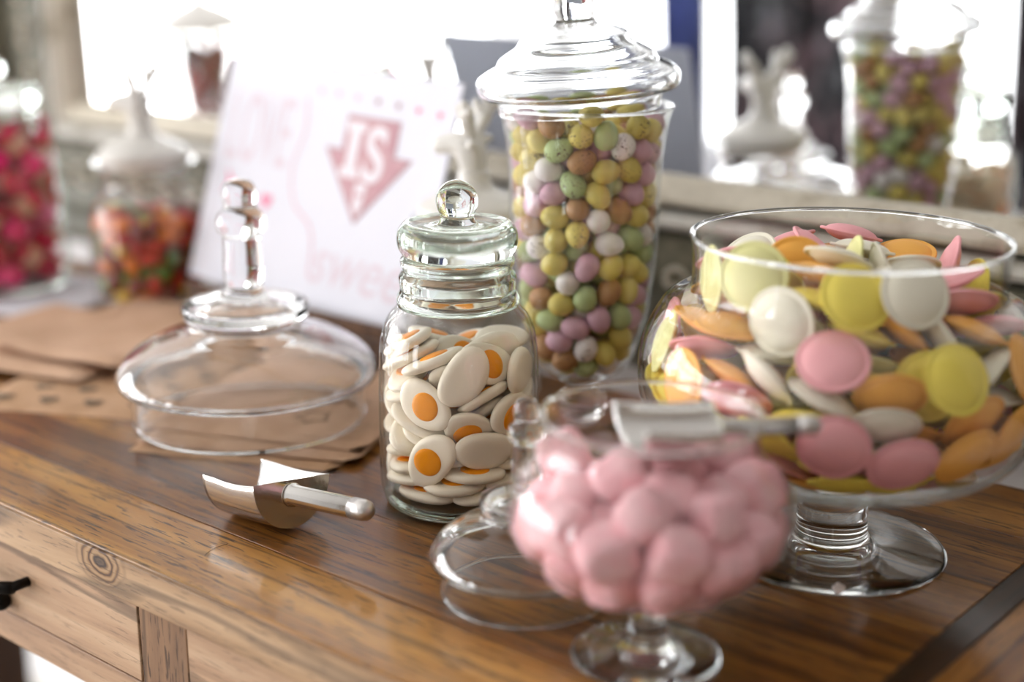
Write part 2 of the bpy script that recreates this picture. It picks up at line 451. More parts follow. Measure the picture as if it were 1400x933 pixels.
# front: drawers between stiles, bottom rail
AF = .4665
tpart('bottom_rail', (X0+.06, AF+.002, -.1085), (XE-.01, AF+.022, -.0858), M['wood_apron'], .001)
dr = [(-1.60, -1.382), (-1.336, -1.036), (-.990, -.690), (-.644, -.344)]
def drawer(x0, x1):
    bm = bmesh.new(); box(bm, (x0+.0012, AF+.001, -.0842), (x1-.0012, AF+.019, -.0286), .0008)
    d = obj('drawer', bm, M['wood_apron'], tb, TB)
    cx = (x0+x1)/2
    bm = bmesh.new()
    tube(bm, [(cx+.030, AF-.012, -.053), (cx-.002, AF-.014, -.061), (cx-.030, AF-.012, -.053)], .0042, 10)
    for s in (-1, 1): tube(bm, [(cx+.028*s, AF+.002, -.0535), (cx+.028*s, AF-.012, -.0535)], .0036, 8)
    obj('pull_handle', bm, M['iron'], d, (0, 0, 0), True)
    bm = bmesh.new(); bmesh.ops.create_uvsphere(bm, u_segments=14, v_segments=8, radius=.0068, matrix=Matrix.Translation((cx, AF-.004, -.0745)))
    obj('round_stud', bm, M['iron'], d, (0, 0, 0), True)
for d in dr: drawer(*d)
for a, b in [(-1.382, -1.336), (-1.036, -.990), (-.690, -.644), (-.344, -.29)]:
    tpart('stile', (a, AF+.0015, -.0858), (b, AF+.021, -.0274), M['wood_stile'], .0008)
for x in (X0+.005, XE-.065):
    for y in (AF+.001, .918-.065):
        tpart('leg', (x, y, FZ+.0005), (x+.058, y+.058, -.0275), M['wood_leg'], .002)
tpart('side_rail', (X0+.012, AF+.062, -.1085), (X0+.032, .85, -.0265), M['wood_apron'])
tpart('side_rail', (XE-.032, AF+.062, -.1085), (XE-.012, .85, -.0265), M['wood_apron'])
tpart('back_rail', (X0+.066, .885, -.1085), (XE-.07, .905, -.0265), M['wood_apron'])

# ------------------------------------------------------------------ mirror, leaning slightly forward off the wall
mr = empty('framed_mirror', (0, 1.05, .156)); mr.rotation_euler = (R_(1.5), 0, 0)
tag(mr, 'large mirror in a wide distressed cream and dark green carved frame behind the table', 'mirror')
MX0, MX1, MZ1 = -1.577, .02, 1.15      # opening (local z from 0)
bm = bmesh.new(); box(bm, (MX0-.01, 0, -.01), (MX1+.01, .006, MZ1+.01)); obj('mirror_glass', bm, M['mirror'], mr)
def band(name, prof, mat):
    """prof: (distance outwards, height towards the room) extruded with mitred corners"""
    vs, fs = [], []
    for d, h in prof:
        for x, z in ((MX0-d, -d), (MX1+d, -d), (MX1+d, MZ1+d), (MX0-d, MZ1+d)): vs.append((x, -h, z))
    n = len(prof)
    for i in range(n):
        j = (i+1) % n
        for k in range(4): fs.append((i*4+k, i*4+(k+1) % 4, j*4+(k+1) % 4, j*4+k))
    me = bpy.data.meshes.new(name); me.from_pydata(vs, [], fs)
    b = bmesh.new(); b.from_mesh(me); bmesh.ops.recalc_face_normals(b, faces=b.faces); b.to_mesh(me); b.free()
    return mesh_obj(name, me, mat, mr, smooth=False)
band('inner_ledge', [(0, -.006), (0, .008), (.003, .012), (.016, .024), (.020, .024), (.022, .020), (.022, -.006)], M['ledge'])
band('groove', [(.022, -.006), (.022, .012), (.028, .012), (.028, -.006)], M['frame_gap'])
band('bead', [(.028, -.006), (.028, .018), (.031, .025), (.036, .028), (.041, .025), (.044, .018), (.044, -.006)], M['frame_lt'])
band('groove', [(.044, -.006), (.044, .012), (.050, .012), (.050, -.006)], M['frame_gap'])
band('carved_band', [(.050, -.006), (.050, .022), (.062, .019), (.100, .016), (.128, .022), (.128, -.006)], M['frame_dk'])
band('outer_moulding', [(.128, -.006), (.128, .030), (.134, .040), (.148, .044), (.162, .040), (.172, .028), (.176, .010), (.176, -.006)], M['frame_dk'])
def scroll_mesh():
    bm = bmesh.new(); pts = []
    for k in range(15):
        a = k/14*4.6; r = .016-.0028*a; pts.append((-.010+r*math.cos(a), 0, r*math.sin(a)))
    tube(bm, pts, [.0022+.0016*(k/14) for k in range(15)], 6)
    pts2 = [(-x, 0, -z) for x, _, z in pts]
    tube(bm, pts2, [.0022+.0016*(k/14) for k in range(15)], 6)
    return from_bm(bm, 'scroll')
sm = scroll_mesh()
k = 0
x = MX0-.05
while x < MX1:
    o = mesh_obj('scroll_ornament', sm, M['ledge'], mr, (x, -.0205, -.089)); x += .056
z = -.03
while z < .62:
    o = mesh_obj('scroll_ornament', sm, M['ledge'], mr, (MX0-.089, -.0205, z)); o.rotation_euler = (0, R_(90), 0); z += .056

# ------------------------------------------------------------------ glassware
def put(name, me, mat, parent, loc=None): return mesh_obj(name, me, mat, parent, loc)

def ball_profile(zc, r, z_from, n=10):
    a0 = -math.acos(max(-1, min(1, 0))) ; out = []
    s = math.asin(max(-1, min(1, (z_from-zc)/r)))
    for k in range(n+1):
        a = s + (PI/2-s)*k/n; out.append((r*math.cos(a) if k < n else 0, zc+r*math.sin(a)))
    return out

# -- pressed glass jar with fried egg gummies (also used, larger, for the pink sweets)
def pressed_jar(name, loc, label, cat='jar', s=(1, 1, 1)):
    t = empty(name, loc); tag(t, label, cat); t.scale = s
    body = [(.0478, .0035), (.0506, .010), (.0517, .022), (.0517, .060), (.0512, .095), (.0502, .109), (.0485, .117), (.0452, .1245), (.0405, .1300), (.0388, .1325)]
    put('jar_body', shell(body, .0022, 96, .0025), M['glass_wavy'], t)
    base = catmull([(0, .0028), (.03, .0022), (.040, .0), (.0465, .0012), (.0492, .0052), (.0488, .0085), (.043, .0092), (.02, .0094), (0, .0094)], 3)
    put('jar_base', lathe(base, 96, wob=.001), M['sglass_wavy'], t)
    O = [(.0386, .1326), (.0392, .1365), (.0380, .1400), (.0368, .1425), (.0373, .1470), (.0373, .1510), (.0352, .1545), (.0350, .1560), (.0362, .1590), (.0362, .1618), (.0345, .1632)]
    O = catmull(O, 4); I = [(.0315, z) for _, z in O[::-1][::4]]
    put('jar_neck', lathe(O+I, 96, True, .002), M['sglass_wavy'], t)
    lid = catmull([(0, .1600), (.018, .1592), (.0300, .1600), (.0310, .1640), (.0345, .1650), (.0372, .1690), (.0382, .1745), (.0372, .1805), (.0335, .1852), (.0280, .1850), (.020, .1832), (.0135, .1838), (.0112, .1862)], 4)
    lid += [(.0106, .1885)] + ball_profile(.1985, .0133, .1905, 12)
    l = put('lid', lathe(lid, 96, wob=.003, seed=4), M['sglass_wavy'], t)
    return t

# -- deer-lidded porcelain jar
def deer_mesh():
    P = [((0, 0, .016), .0125), ((0, 0, .030), .0095), ((.001, 0, .044), .0105), ((.010, 0, .052), .0108), ((.024, 0, .050), .0090), ((.035, 0, .047), .0070)]
    verts = [p for p, _ in P]; rad = [r for _, r in P]; edges = [(i, i+1) for i in range(5)]
    def add(chain, root):
        prev = root
        for p, r in chain:
            verts.append(p); rad.append(r); edges.append((prev, len(verts)-1)); prev = len(verts)-1
        return prev
    for s in (-1, 1):
        add([((-.003, .012*s, .053), .0042), ((-.007, .021*s, .054), .0030)], 2)            # ears
        e = add([((.000, .008*s, .060), .0048), ((-.003, .017*s, .068), .0052), ((-.004, .023*s, .077), .0052), ((-.002, .027*s, .087), .0036)], 2)
        add([((.004, .017*s, .078), .0040), ((.006, .019*s, .084), .0028)], e-2); add([((-.010, .029*s, .080), .0034)], e-1)
    me = bpy.data.meshes.new('deer'); me.from_pydata(verts, edges, [])
    o = bpy.data.objects.new('tmp_deer', me); COL.objects.link(o)
    m = o.modifiers.new('s', 'SKIN'); sd = o.modifiers.new('d', 'SUBSURF'); sd.levels = 2; sd.render_levels = 2
    if not me.skin_vertices: 
        bm = bmesh.new(); bm.from_mesh(me); bm.verts.layers.skin.verify(); bm.to_mesh(me); bm.free()
    for i, r in enumerate(rad): me.skin_vertices[0].data[i].radius = (r, r); 
    me.skin_vertices[0].data[0].use_root = True
    dg = bpy.context.evaluated_depsgraph_get(); ev = o.evaluated_get(dg)
    res = bpy.data.meshes.new_from_object(ev); bpy.data.objects.remove(o); res.materials.clear(); return res
DEER = deer_mesh()
def deer_jar(loc, rz, label, scale=1.0):
    t = empty('deer_lidded_jar', loc, rz); tag(t, label, 'jar')
    body = [(0, .0), (.040, .0), (.0500, .004), (.0555, .018), (.0565, .06), (.0550, .092), (.0500, .108), (.0420, .118), (.0400, .128), (.0430, .140), (.0500, .145)]
    put('jar_body', shell(body, .0022, 72, .001), M['glass'], t)
    lid = catmull([(0, .139), (.038, .139), (.040, .146), (.0435, .148), (.0445, .152), (.0410, .158), (.0280, .165), (.0170, .170), (.0125, .177), (.0115, .183), (0, .184)], 4)
    l = put('lid', lathe(lid, 64), M['porcelain'], t)
    d = mesh_obj('deer_figure', DEER, M['porcelain'], l, (0, 0, .152)); 
    return t

# -- tall footed jar of sugar eggs
EGGJ = Vector((-.6070, .7995, 0))
ej = empty('tall_footed_jar', EGGJ); tag(ej, 'tall footed clear glass jar of speckled sugar eggs with a stepped glass lid', 'jar')
foot = catmull([(0, 0), (.044, 0), (.0462, .0015), (.0440, .0032), (.030, .0065), (.016, .0120), (.0125, .0190), (.0172, .0250), (.0180, .0330), (.0165, .0385), (.0115, .0430), (.0125, .0480), (.018, .0512), (0, .0530)], 4)
put('foot', lathe(foot, 72), M['sglass'], ej)
bowl = [(0, .0515), (.016, .0520), (.0300, .0585), (.0372, .0690), (.0425, .0850), (.0466, .1020), (.0514, .1400), (.0530, .1750), (.0530, .1950), (.0545, .2150), (.0570, .2330), (.0602, .2450)]
put('bowl', shell(bowl, .0020, 110, .0008), M['glass'], ej)
LO = catmull([(.0560, .2380), (.0568, .2445), (.0600, .2480), (.0668, .2500), (.0698, .2555), (.0690, .2620), (.0630, .2665), (.0560, .2700), (.0535, .2740), (.0490, .2775), (.0415, .2820), (.0385, .2860), (.0340, .2905), (.0240, .2945), (.0150, .2965)], 5)
LI = offset_prof(LO, .0034)
LI[-1] = (0, .2935)
knob = catmull([(.0150, .2965), (.0135, .3000), (.0148, .3060), (.0142, .3130), (.0128, .3210), (.0150, .3300), (.0170, .3400), (.0140, .3500), (0, .3560)], 4)
lidm = lathe(LO + knob[1:-1] + [(0, .3560)], 110, wob=.002, seed=9)
# hollow dome: outer skin with knob plus inner skin
prof = [(0, .2930)] + [p for p in LI[::-1] if p[0] > .004] + LO + knob[1:-1] + [(0, .3560)]
lidm = lathe(prof, 110, wob=.0025, seed=9)
el = put('lid', lidm, M['sglass_lid'], ej); el.location = (0, 0, 0)
piv = Vector((.0, 0, .245)); ax = FWD.copy(); ax.z = 0; ax.normalize()
q = Quaternion(ax, R_(-4.0)); el.rotation_mode = 'QUATERNION'; el.rotation_quaternion = q
el.location = piv - (q @ piv) - RGT*.0045 + Vector((0, 0, .0045))

# -- big footed bowl of flying saucers
CB = Vector((-.3765, .7465, 0))
cb = empty('large_footed_bowl', CB); tag(cb, 'large round footed glass bowl heaped with pastel saucer sweets', 'bowl')
ft = catmull([(0, .0005), (.060, .0), (.0672, .0006), (.0680, .0022), (.0640, .0036), (.040, .0052), (.0275, .0070), (.0225, .0105), (.0212, .0180), (.0210, .0330), (.0225, .0400), (.0270, .0440), (0, .0448)], 4)
put('foot', lathe(ft, 96), M['sglass'], cb)
cbp = [(0, .0450), (.026, .0455), (.052, .0500), (.088, .0620), (.1040, .0730), (.1165, .0940), (.1190, .1120), (.1165, .1310), (.1050, .1530), (.0935, .1590), (.0895, .1620), (.0890, .1700), (.0895, .1820), (.0905, .1915)]
put('bowl', shell(cbp, .0026, 128, .0006, 5), M['glass'], cb)

# -- small footed bowl of pink sweets
PB = Vector((-.3835, .5625, 0))
pb = empty('small_footed_bowl', PB); tag(pb, 'small round footed glass bowl filled with pink sweets, out of focus in front', 'bowl')
ft = catmull([(0, .0004), (.032, 0), (.0378, .0006), (.0384, .0022), (.034, .0036), (.019, .0062), (.0105, .0105), (.0115, .0150), (.0105, .0190), (.0090, .0230), (.0125, .0290), (.015, .0335), (0, .0348)], 4)
put('foot', lathe(ft, 72), M['sglass'], pb)
pbp = [(0, .0345), (.018, .0350), (.040, .0430), (.0600, .0570), (.0700, .0720), (.0718, .0830), (.0690, .0970), (.0600, .1085), (.0560, .1130), (.0540, .1180), (.0535, .1250), (.0550, .1310)]
put('bowl', shell(pbp, .0024, 110, .0006), M['glass'], pb)

def rim(r, z, w, t):
    pr = [(r+w*math.cos(2*PI*k/12), z+w*.9*math.sin(2*PI*k/12)) for k in range(12)]
    put('rim', lathe(pr, 110, True), M['sglass'], t)
rim(.0898, .1920, .0015, cb); rim(.0545, .1315, .0014, pb); rim(.0598, .2455, .0013, ej)
# -- loose lids standing on the table
def loose_lid(name, loc, k, kh, label):
    t = empty(name, loc); tag(t, label, 'lid')
    O = catmull([(.0845, 0), (.0850, .003), (.0850, .0280), (.0860, .0300), (.0925, .0305), (.0955, .0345), (.0930, .0420), (.0850, .0510), (.0700, .0600), (.0560, .0655), (.0470, .0690), (.0425, .0725), (.0425, .0760)], 4)
    O = [(r*k, z*kh) for r, z in O]
    I = offset_prof(O, .0030*max(k, .8))
    prof = [(0, .0735*kh)] + [p for p in I[::-1] if p[0] > .003] + O
    top = catmull([(.0425, .0760), (.0452, .0790), (.0462, .0835), (.0440, .0880), (.0300, .0905), (.0190, .0920), (.0145, .0960), (.0136, .1010)], 4)
    prof += [(r*k, z*kh) for r, z in top[1:]]
    put('lid_dome', lathe(prof + [(0, .1010*kh)], 110, wob=.0015), M['sglass_lid'], t)
    col = catmull([(0, .1012), (.0133, .1014), (.0134, .1300), (.0136, .1370), (.0168, .1410), (.0178, .1470), (.0160, .1530), (.0122, .1570), (.0118, .1620), (.0122, .1680), (.0100, .1745), (.0055, .1775), (0, .1782)], 4)
    put('handle', lathe([(r*k*(1.0 if k > .8 else 1.03), z*kh) for r, z in col], 48), M['sglass'], t)
    return t
loose_lid('glass_lid', (-.8098, .6595, .0125), 1.0, 1.0, 'large domed clear glass lid with a tall finial resting on brown paper bags')
loose_lid('glass_lid', (-.4800, .5826, 0), .572, .645, 'smaller domed clear glass lid standing on the wood beside the bowl of pink sweets')

# -- jars
GJ = Vector((-.6026, .6623, 0))
pressed_jar('lidded_jar', GJ, 'lidded pressed glass jar of fried egg gummies with a round ball knob')
JA = Vector((-1.356, .790, .0032))
pressed_jar('lidded_jar', JA, 'lidded glass jar of bright pink sweets at the far left edge', s=(1.27, 1.27, 1.13))
JB = Vector((-1.180, .845, 0))
deer_jar(JB, R_(205), 'jar of orange and red jelly beans under a white porcelain deer lid')
JW = Vector((-.740, .833, 0))
deer_jar(JW, R_(200), 'empty glass jar with a white porcelain deer head lid between the card and tall jar')
# -- jar on a side table across the room, seen only in the mirror
st = empty('side_table', (-2.42, .12, FZ)); st.scale = (1.7, 1.7, .875); tag(st, 'white pedestal side table across the room, carrying a single jar', 'table')
put('table_top', lathe([(0, .770), (.19, .770), (.20, .778), (.20, .790), (.19, .797), (0, .797)], 48), M['white_tbl'], st)
put('pedestal', lathe(catmull([(0, .001), (.14, .001), (.145, .02), (.06, .04), (.03, .10), (.025, .4), (.04, .7), (.06, .769), (0, .769)], 3), 32), M['white_tbl'], st)
JD = Vector((-2.53, .12, FZ+.6990))
t = empty('tapered_jar', JD); t.scale = (1.4, 1.4, 1.25); tag(t, 'tapered jar of dark red and green sweets reflected at the top left of the mirror', 'jar')
put('jar_body', shell([(0, 0), (.038, 0), (.042, .004), (.0535, .158), (.055, .165)], .002, 48, 0, 3), M['glass'], t)
put('lid', lathe(catmull([(0, .163), (.058, .163), (.075, .170), (.074, .182), (.055, .200), (.030, .215), (.012, .224), (.014, .240), (.010, .255), (0, .258)], 3), 48), M['porcelain'], t)

# ------------------------------------------------------------------ contents (resting positions)
DATA = {'egg': [[0,134,40,894,13,8,-94,-30],[0,257,175,862,13,-78,-61,2],[0,105,260,795,61,-36,10,-70],[0,200,166,704,45,-13,39,79],[0,36,204,655,55,19,-12,80],[0,-18,44,623,15,-4,-80,58],[0,47,85,766,18,-19,-77,-59],[0,-112,-1,754,10,-71,69,7],[0,-207,-125,681,17,-81,54,-17],[0,-52,-119,638,48,-63,-1,-61],[0,-128,-259,762,31,23,-27,88],[0,43,-253,701,50,83,-3,22],[0,131,-129,641,33,92,-20,2],[0,253,-85,747,86,-36,35,-3],[0,317,10,860,56,32,-74,-18],[0,177,23,638,11,-14,-36,92],[0,42,-37,1027,40,-37,36,-76],[0,321,100,992,10,-34,53,-77],[0,161,303,950,42,-67,54,29],[0,58,178,943,40,12,87,27],[0,-60,289,787,25,-90,-6,36],[0,-130,176,663,44,18,8,-87],[0,-88,118,880,27,53,75,-28],[0,-215,214,805,65,-6,73,-22],[0,-257,55,709,81,-10,-19,55],[0,-64,-52,898,86,-48,-14,14],[0,-276,-74,818,17,9,29,-94],[0,33,-314,848,1,9,-71,-69],[0,40,-86,772,49,-3,5,87],[0,200,-226,803,70,-47,-38,-37],[0,359,-58,1032,45,-49,-27,-69],[0,207,-74,981,45,69,12,-56],[0,81,195,1126,59,-41,41,56],[0,263,237,1053,89,2,41,19],[0,141,346,1124,34,25,90,2],[0,-64,185,1047,4,-64,68,36],[0,7,340,937,66,36,55,-36],[0,-226,259,978,58,59,33,44],[0,-188,67,1002,51,50,52,47],[0,-291,84,865,89,35,-27,-13],[0,-334,-53,966,33,-20,-11,92],[0,-163,-107,1019,80,48,-17,30],[0,-252,-207,902,49,85,4,-20],[0,-16,-353,998,4,-15,94,-30],[0,-76,-212,926,7,-72,1,69],[0,166,-305,963,34,4,-32,-88],[0,297,-208,1023,64,-31,48,51],[0,78,-160,919,56,46,51,47],[0,34,24,1176,76,26,17,58],[0,167,67,1075,14,-74,44,-49],[0,4,388,1223,28,-68,38,56],[0,-48,226,1221,22,-44,82,30],[0,-100,355,1075,4,14,9,-99],[0,-239,292,1145,65,51,-14,54],[0,-132,80,1151,50,-81,28,-16],[0,-341,115,1015,34,51,-75,-25],[0,-362,-28,1120,59,66,24,39],[0,-211,-78,1174,13,-83,-50,21],[0,-304,-191,1070,29,-71,-65,0],[0,-186,-305,1014,26,-76,39,46],[0,-47,-199,1102,5,57,-79,-20],[0,89,-352,1128,36,-75,-51,23],[0,218,-83,1154,66,-70,25,10],[0,128,-189,1073,2,11,92,38],[0,185,81,1241,25,11,-67,-69],[0,340,128,1148,31,-86,-32,25],[0,286,262,1224,32,88,-28,22],[0,-144,354,1289,92,-14,-17,-31],[0,153,366,1293,21,27,14,93],[0,-327,154,1169,93,31,-6,-20],[0,-200,185,1271,68,-6,-1,-73],[0,-384,26,1271,87,-32,-3,38],[0,-359,-149,1233,64,-47,60,-7],[0,-237,-22,1321,77,-33,3,54],[0,-245,-284,1188,38,-54,-75,5],[0,-157,-360,1302,17,13,-91,34],[0,-107,-178,1248,24,85,37,29],[0,-84,-368,1148,4,-94,21,-26],[0,384,-14,1212,79,13,57,-18],[0,243,-295,1180,80,26,-54,8],[0,358,128,1308,92,39,3,-2],[0,391,-8,1389,99,12,-2,-5],[0,185,213,1340,22,-11,96,16],[0,30,117,1317,4,-39,50,-77],[0,2,405,1399,27,-95,11,-12],[0,-251,298,1394,6,41,90,13],[0,-40,242,1389,6,-26,96,-12],[0,-348,186,1329,11,-72,50,-47],[0,-402,-68,1409,51,-7,-74,43],[0,-236,-195,1345,22,-21,91,29],[0,-342,-200,1477,1,-10,65,-75],[0,135,-356,1286,81,25,-39,-36],[0,-224,-329,1452,70,-13,11,-69],[0,238,-93,1327,45,80,-12,38],[0,348,-171,1219,10,62,-16,-76],[0,72,-165,1225,98,-12,-6,-17],[0,337,227,1431,40,54,73,12],[0,415,-20,1581,81,13,39,42],[0,207,346,1444,3,11,-79,60],[0,-159,101,1416,50,-84,-19,-11],[0,-136,391,1495,45,80,2,40],[0,-285,305,1560,30,83,38,-27],[0,-249,-59,1490,48,22,70,47],[0,-375,178,1495,59,9,-48,-64],[0,-277,-290,1596,87,-43,-11,21],[0,-399,15,1560,91,-40,5,-6],[0,-76,-14,1302,47,-55,-35,-59],[0,-10,-275,1336,83,-28,36,32],[0,79,-41,1332,42,-67,23,57],[0,55,-407,1417,17,-11,91,37],[0,368,-176,1401,58,-47,-64,17],[0,132,-205,1372,43,-77,48,-3],[0,169,69,1406,39,6,-62,68],[0,278,25,1515,2,-74,61,29],[0,138,105,1576,57,40,-2,-71],[0,64,410,1554,9,38,39,83],[0,286,287,1579,31,10,57,-76],[0,-169,363,1652,44,28,54,66],[0,-238,105,1558,69,14,26,66],[0,-366,179,1660,47,-19,-61,61],[0,-388,-147,1621,86,-22,-4,-45],[0,-79,-148,1418,32,84,28,-34],[0,-83,-392,1508,15,-72,-52,44],[0,63,-397,1583,43,-15,-63,63],[0,51,-108,1500,63,41,-46,-48],[0,139,-274,1516,66,40,7,-63],[0,264,-312,1402,40,45,23,-76],[0,223,-137,1488,15,-29,-85,42],[0,377,149,1579,61,-77,17,9],[0,367,-197,1564,62,-67,-23,34],[0,36,255,1604,32,69,-31,-57],[0,6,104,1484,65,-33,52,-45],[0,-25,409,1706,65,-44,57,-24],[0,-287,303,1742,32,46,68,-48],[0,-156,176,1680,45,29,33,78],[0,-266,104,1773,80,33,-19,-47],[0,-250,-37,1658,45,82,17,30],[0,-95,-27,1527,53,61,-59,-2],[0,-321,-279,1748,90,14,-19,-37],[0,64,-410,1744,16,44,-87,-18],[0,-147,-375,1656,11,-78,-60,15],[0,211,-352,1635,76,-36,52,-12],[0,317,-263,1721,49,0,62,61],[0,-67,-228,1567,21,-4,49,-85],[0,216,127,1815,13,-31,93,-13],[0,261,55,1676,94,-31,3,10],[0,341,223,1723,1,-5,88,-47],[0,-110,227,1536,75,-24,-30,54],[0,12,378,1860,3,70,-71,-6],[0,-156,388,1810,19,1,73,65],[0,-8,82,1641,38,-60,65,-27],[0,-71,239,1799,26,-7,-94,-22],[0,-387,-120,1779,17,9,-95,-23],[0,-407,27,1720,15,98,-5,-10],[0,-169,-186,1691,31,-29,7,90],[0,-94,-401,1806,38,84,37,13],[0,-13,-258,1719,29,-68,64,21],[0,45,-404,1901,52,28,-30,-75],[0,273,-104,1653,68,-63,-34,-11],[0,209,-349,1805,83,32,-14,-43],[0,299,283,1866,33,-80,-26,42],[0,241,-43,1802,9,6,66,-74],[0,177,369,1670,33,76,-56,-9],[0,-210,308,1936,36,-5,2,93],[0,-42,250,1964,41,52,51,56],[0,-340,225,1886,0,55,83,-7],[0,-91,39,1782,9,11,-89,44],[0,-417,76,1880,0,-61,-42,67],[0,-275,-33,1871,40,89,7,-20],[0,-40,-90,1681,10,36,85,37],[0,-343,-232,1898,68,-47,-5,56],[0,319,-275,1900,64,-63,21,39],[0,-103,-400,1964,29,-66,-62,31],[0,191,-383,1975,9,37,-29,88],[0,391,-138,1787,24,-26,-50,-79],[0,115,-44,1645,39,-63,65,17],[0,102,236,1753,48,37,35,71],[0,423,34,1733,29,63,71,17],[0,176,387,1847,3,59,10,80],[0,79,414,2003,50,14,2,85],[0,-101,419,1991,1,-15,-17,-97],[0,-273,183,2031,64,77,2,-6],[0,44,113,1854,88,-19,-2,-44],[0,-413,82,2053,87,-39,28,-10],[0,-200,-146,1959,35,81,41,22],[0,-185,-275,1853,74,-53,-23,35],[0,-421,-84,1964,81,23,2,-54],[0,166,-180,1875,72,-28,16,-61],[0,-251,-331,1993,74,-28,-33,52],[0,362,-244,2062,69,53,22,44],[0,411,-13,1891,1,96,-19,-20],[0,142,-196,1717,92,18,-4,-34],[0,229,30,1945,54,82,4,19],[0,266,182,2007,13,-11,39,-91],[0,128,243,1924,19,-16,58,-77],[0,81,-69,1977,40,-60,47,-50],[0,-3,332,2116,10,-79,-58,-17],[0,-265,336,2085,27,1,77,57],[0,-164,131,1905,39,-36,75,-40],[0,-384,229,2151,51,-9,30,-80],[0,-439,-68,2128,52,23,31,76],[0,-112,-115,1827,8,18,84,-51],[0,-362,-212,2057,52,-84,-14,2],[0,-281,-323,2152,39,33,-49,-71],[0,51,-56,1810,9,-66,50,-55],[0,25,-428,2061,42,81,39,6],[0,385,145,1860,92,-11,35,12],[0,224,-79,2084,29,10,78,-54],[0,255,350,2006,80,-48,0,-37],[0,307,-123,1951,17,-22,-15,95],[0,282,327,2168,83,47,15,28],[0,-121,204,2109,39,-77,45,22],[0,146,422,2150,10,91,-7,-40],[0,-132,414,2163,47,42,-68,-37],[0,-270,342,2245,83,-26,13,-47],[0,-148,418,2322,60,-20,-9,77],[0,-383,-206,2217,14,-7,-43,-89],[0,-62,3,1939,54,-15,12,-82],[0,-203,-388,2273,47,5,-8,-88],[0,-140,-402,2120,52,45,-48,-54],[0,8,-226,1889,16,55,-57,-58],[0,253,-365,2133,89,12,-18,40],[0,408,94,2018,24,-23,-4,-94],[0,374,-268,2306,65,-19,-73,11],[0,386,200,2137,95,-27,-11,-12],[0,431,-73,2058,73,-2,48,48],[0,208,389,2297,3,-85,-52,7],[0,189,202,2244,49,-76,-22,-37],[0,42,299,2268,33,93,14,-8],[0,-18,21,2102,38,-77,46,23],[0,-172,54,2060,62,-43,58,32],[0,-375,239,2311,36,-92,15,-4],[0,-286,80,2183,87,-29,-32,-23],[0,-289,-55,2061,75,-41,-12,-51],[0,-350,-46,2267,73,-67,2,-11],[0,-50,-436,2252,62,17,-45,-62],[0,-82,-232,2027,2,28,-94,19],[0,114,-438,2207,6,96,18,22],[0,456,-20,2341,3,-44,-78,44],[0,247,-366,2297,60,-6,9,80],[0,443,32,2176,12,-48,-70,51],[0,92,104,2013,92,-29,-11,-23],[0,347,285,2321,12,20,5,-97],[0,133,256,2084,19,-89,-40,11],[0,195,264,2410,26,89,21,31],[0,-296,366,2399,70,-60,-24,30],[0,-437,95,2246,24,26,18,-92],[0,-117,104,2235,48,37,0,-79],[0,-83,-252,2190,45,39,74,30],[0,38,-131,2123,3,22,-90,-38],[0,-140,-450,2407,88,33,27,-20],[0,-74,-291,2352,33,-57,55,-51],[0,185,-229,2032,96,-10,-19,-16],[0,134,-144,2272,31,-74,-43,-40],[0,421,-141,2219,70,-31,54,-34],[0,89,-299,2324,27,48,60,58],[0,30,27,2303,86,30,-39,14],[0,264,83,2133,13,56,48,66],[0,29,158,2185,55,-69,21,-42],[0,-1,455,2253,48,-56,27,63],[0,291,-30,2248,47,26,-61,59],[0,103,460,2403,65,74,-16,2],[0,-132,-94,2117,53,37,20,-73],[0,-61,452,2452,81,-12,7,-57],[0,-326,-305,2335,35,-17,21,-90],[0,-40,-116,2271,14,12,96,20],[0,-212,-155,2244,11,76,33,55],[0,269,-194,2193,19,62,-25,-72],[0,71,-290,2144,56,45,62,-30],[0,-458,8,2380,37,11,7,-92],[0,422,144,2295,26,10,77,-58],[0,63,-462,2365,17,-14,-90,-38],[0,130,4,2182,28,-78,16,-54],[0,306,-339,2442,42,-85,31,-7],[0,-421,-155,2367,95,-8,-18,26]],
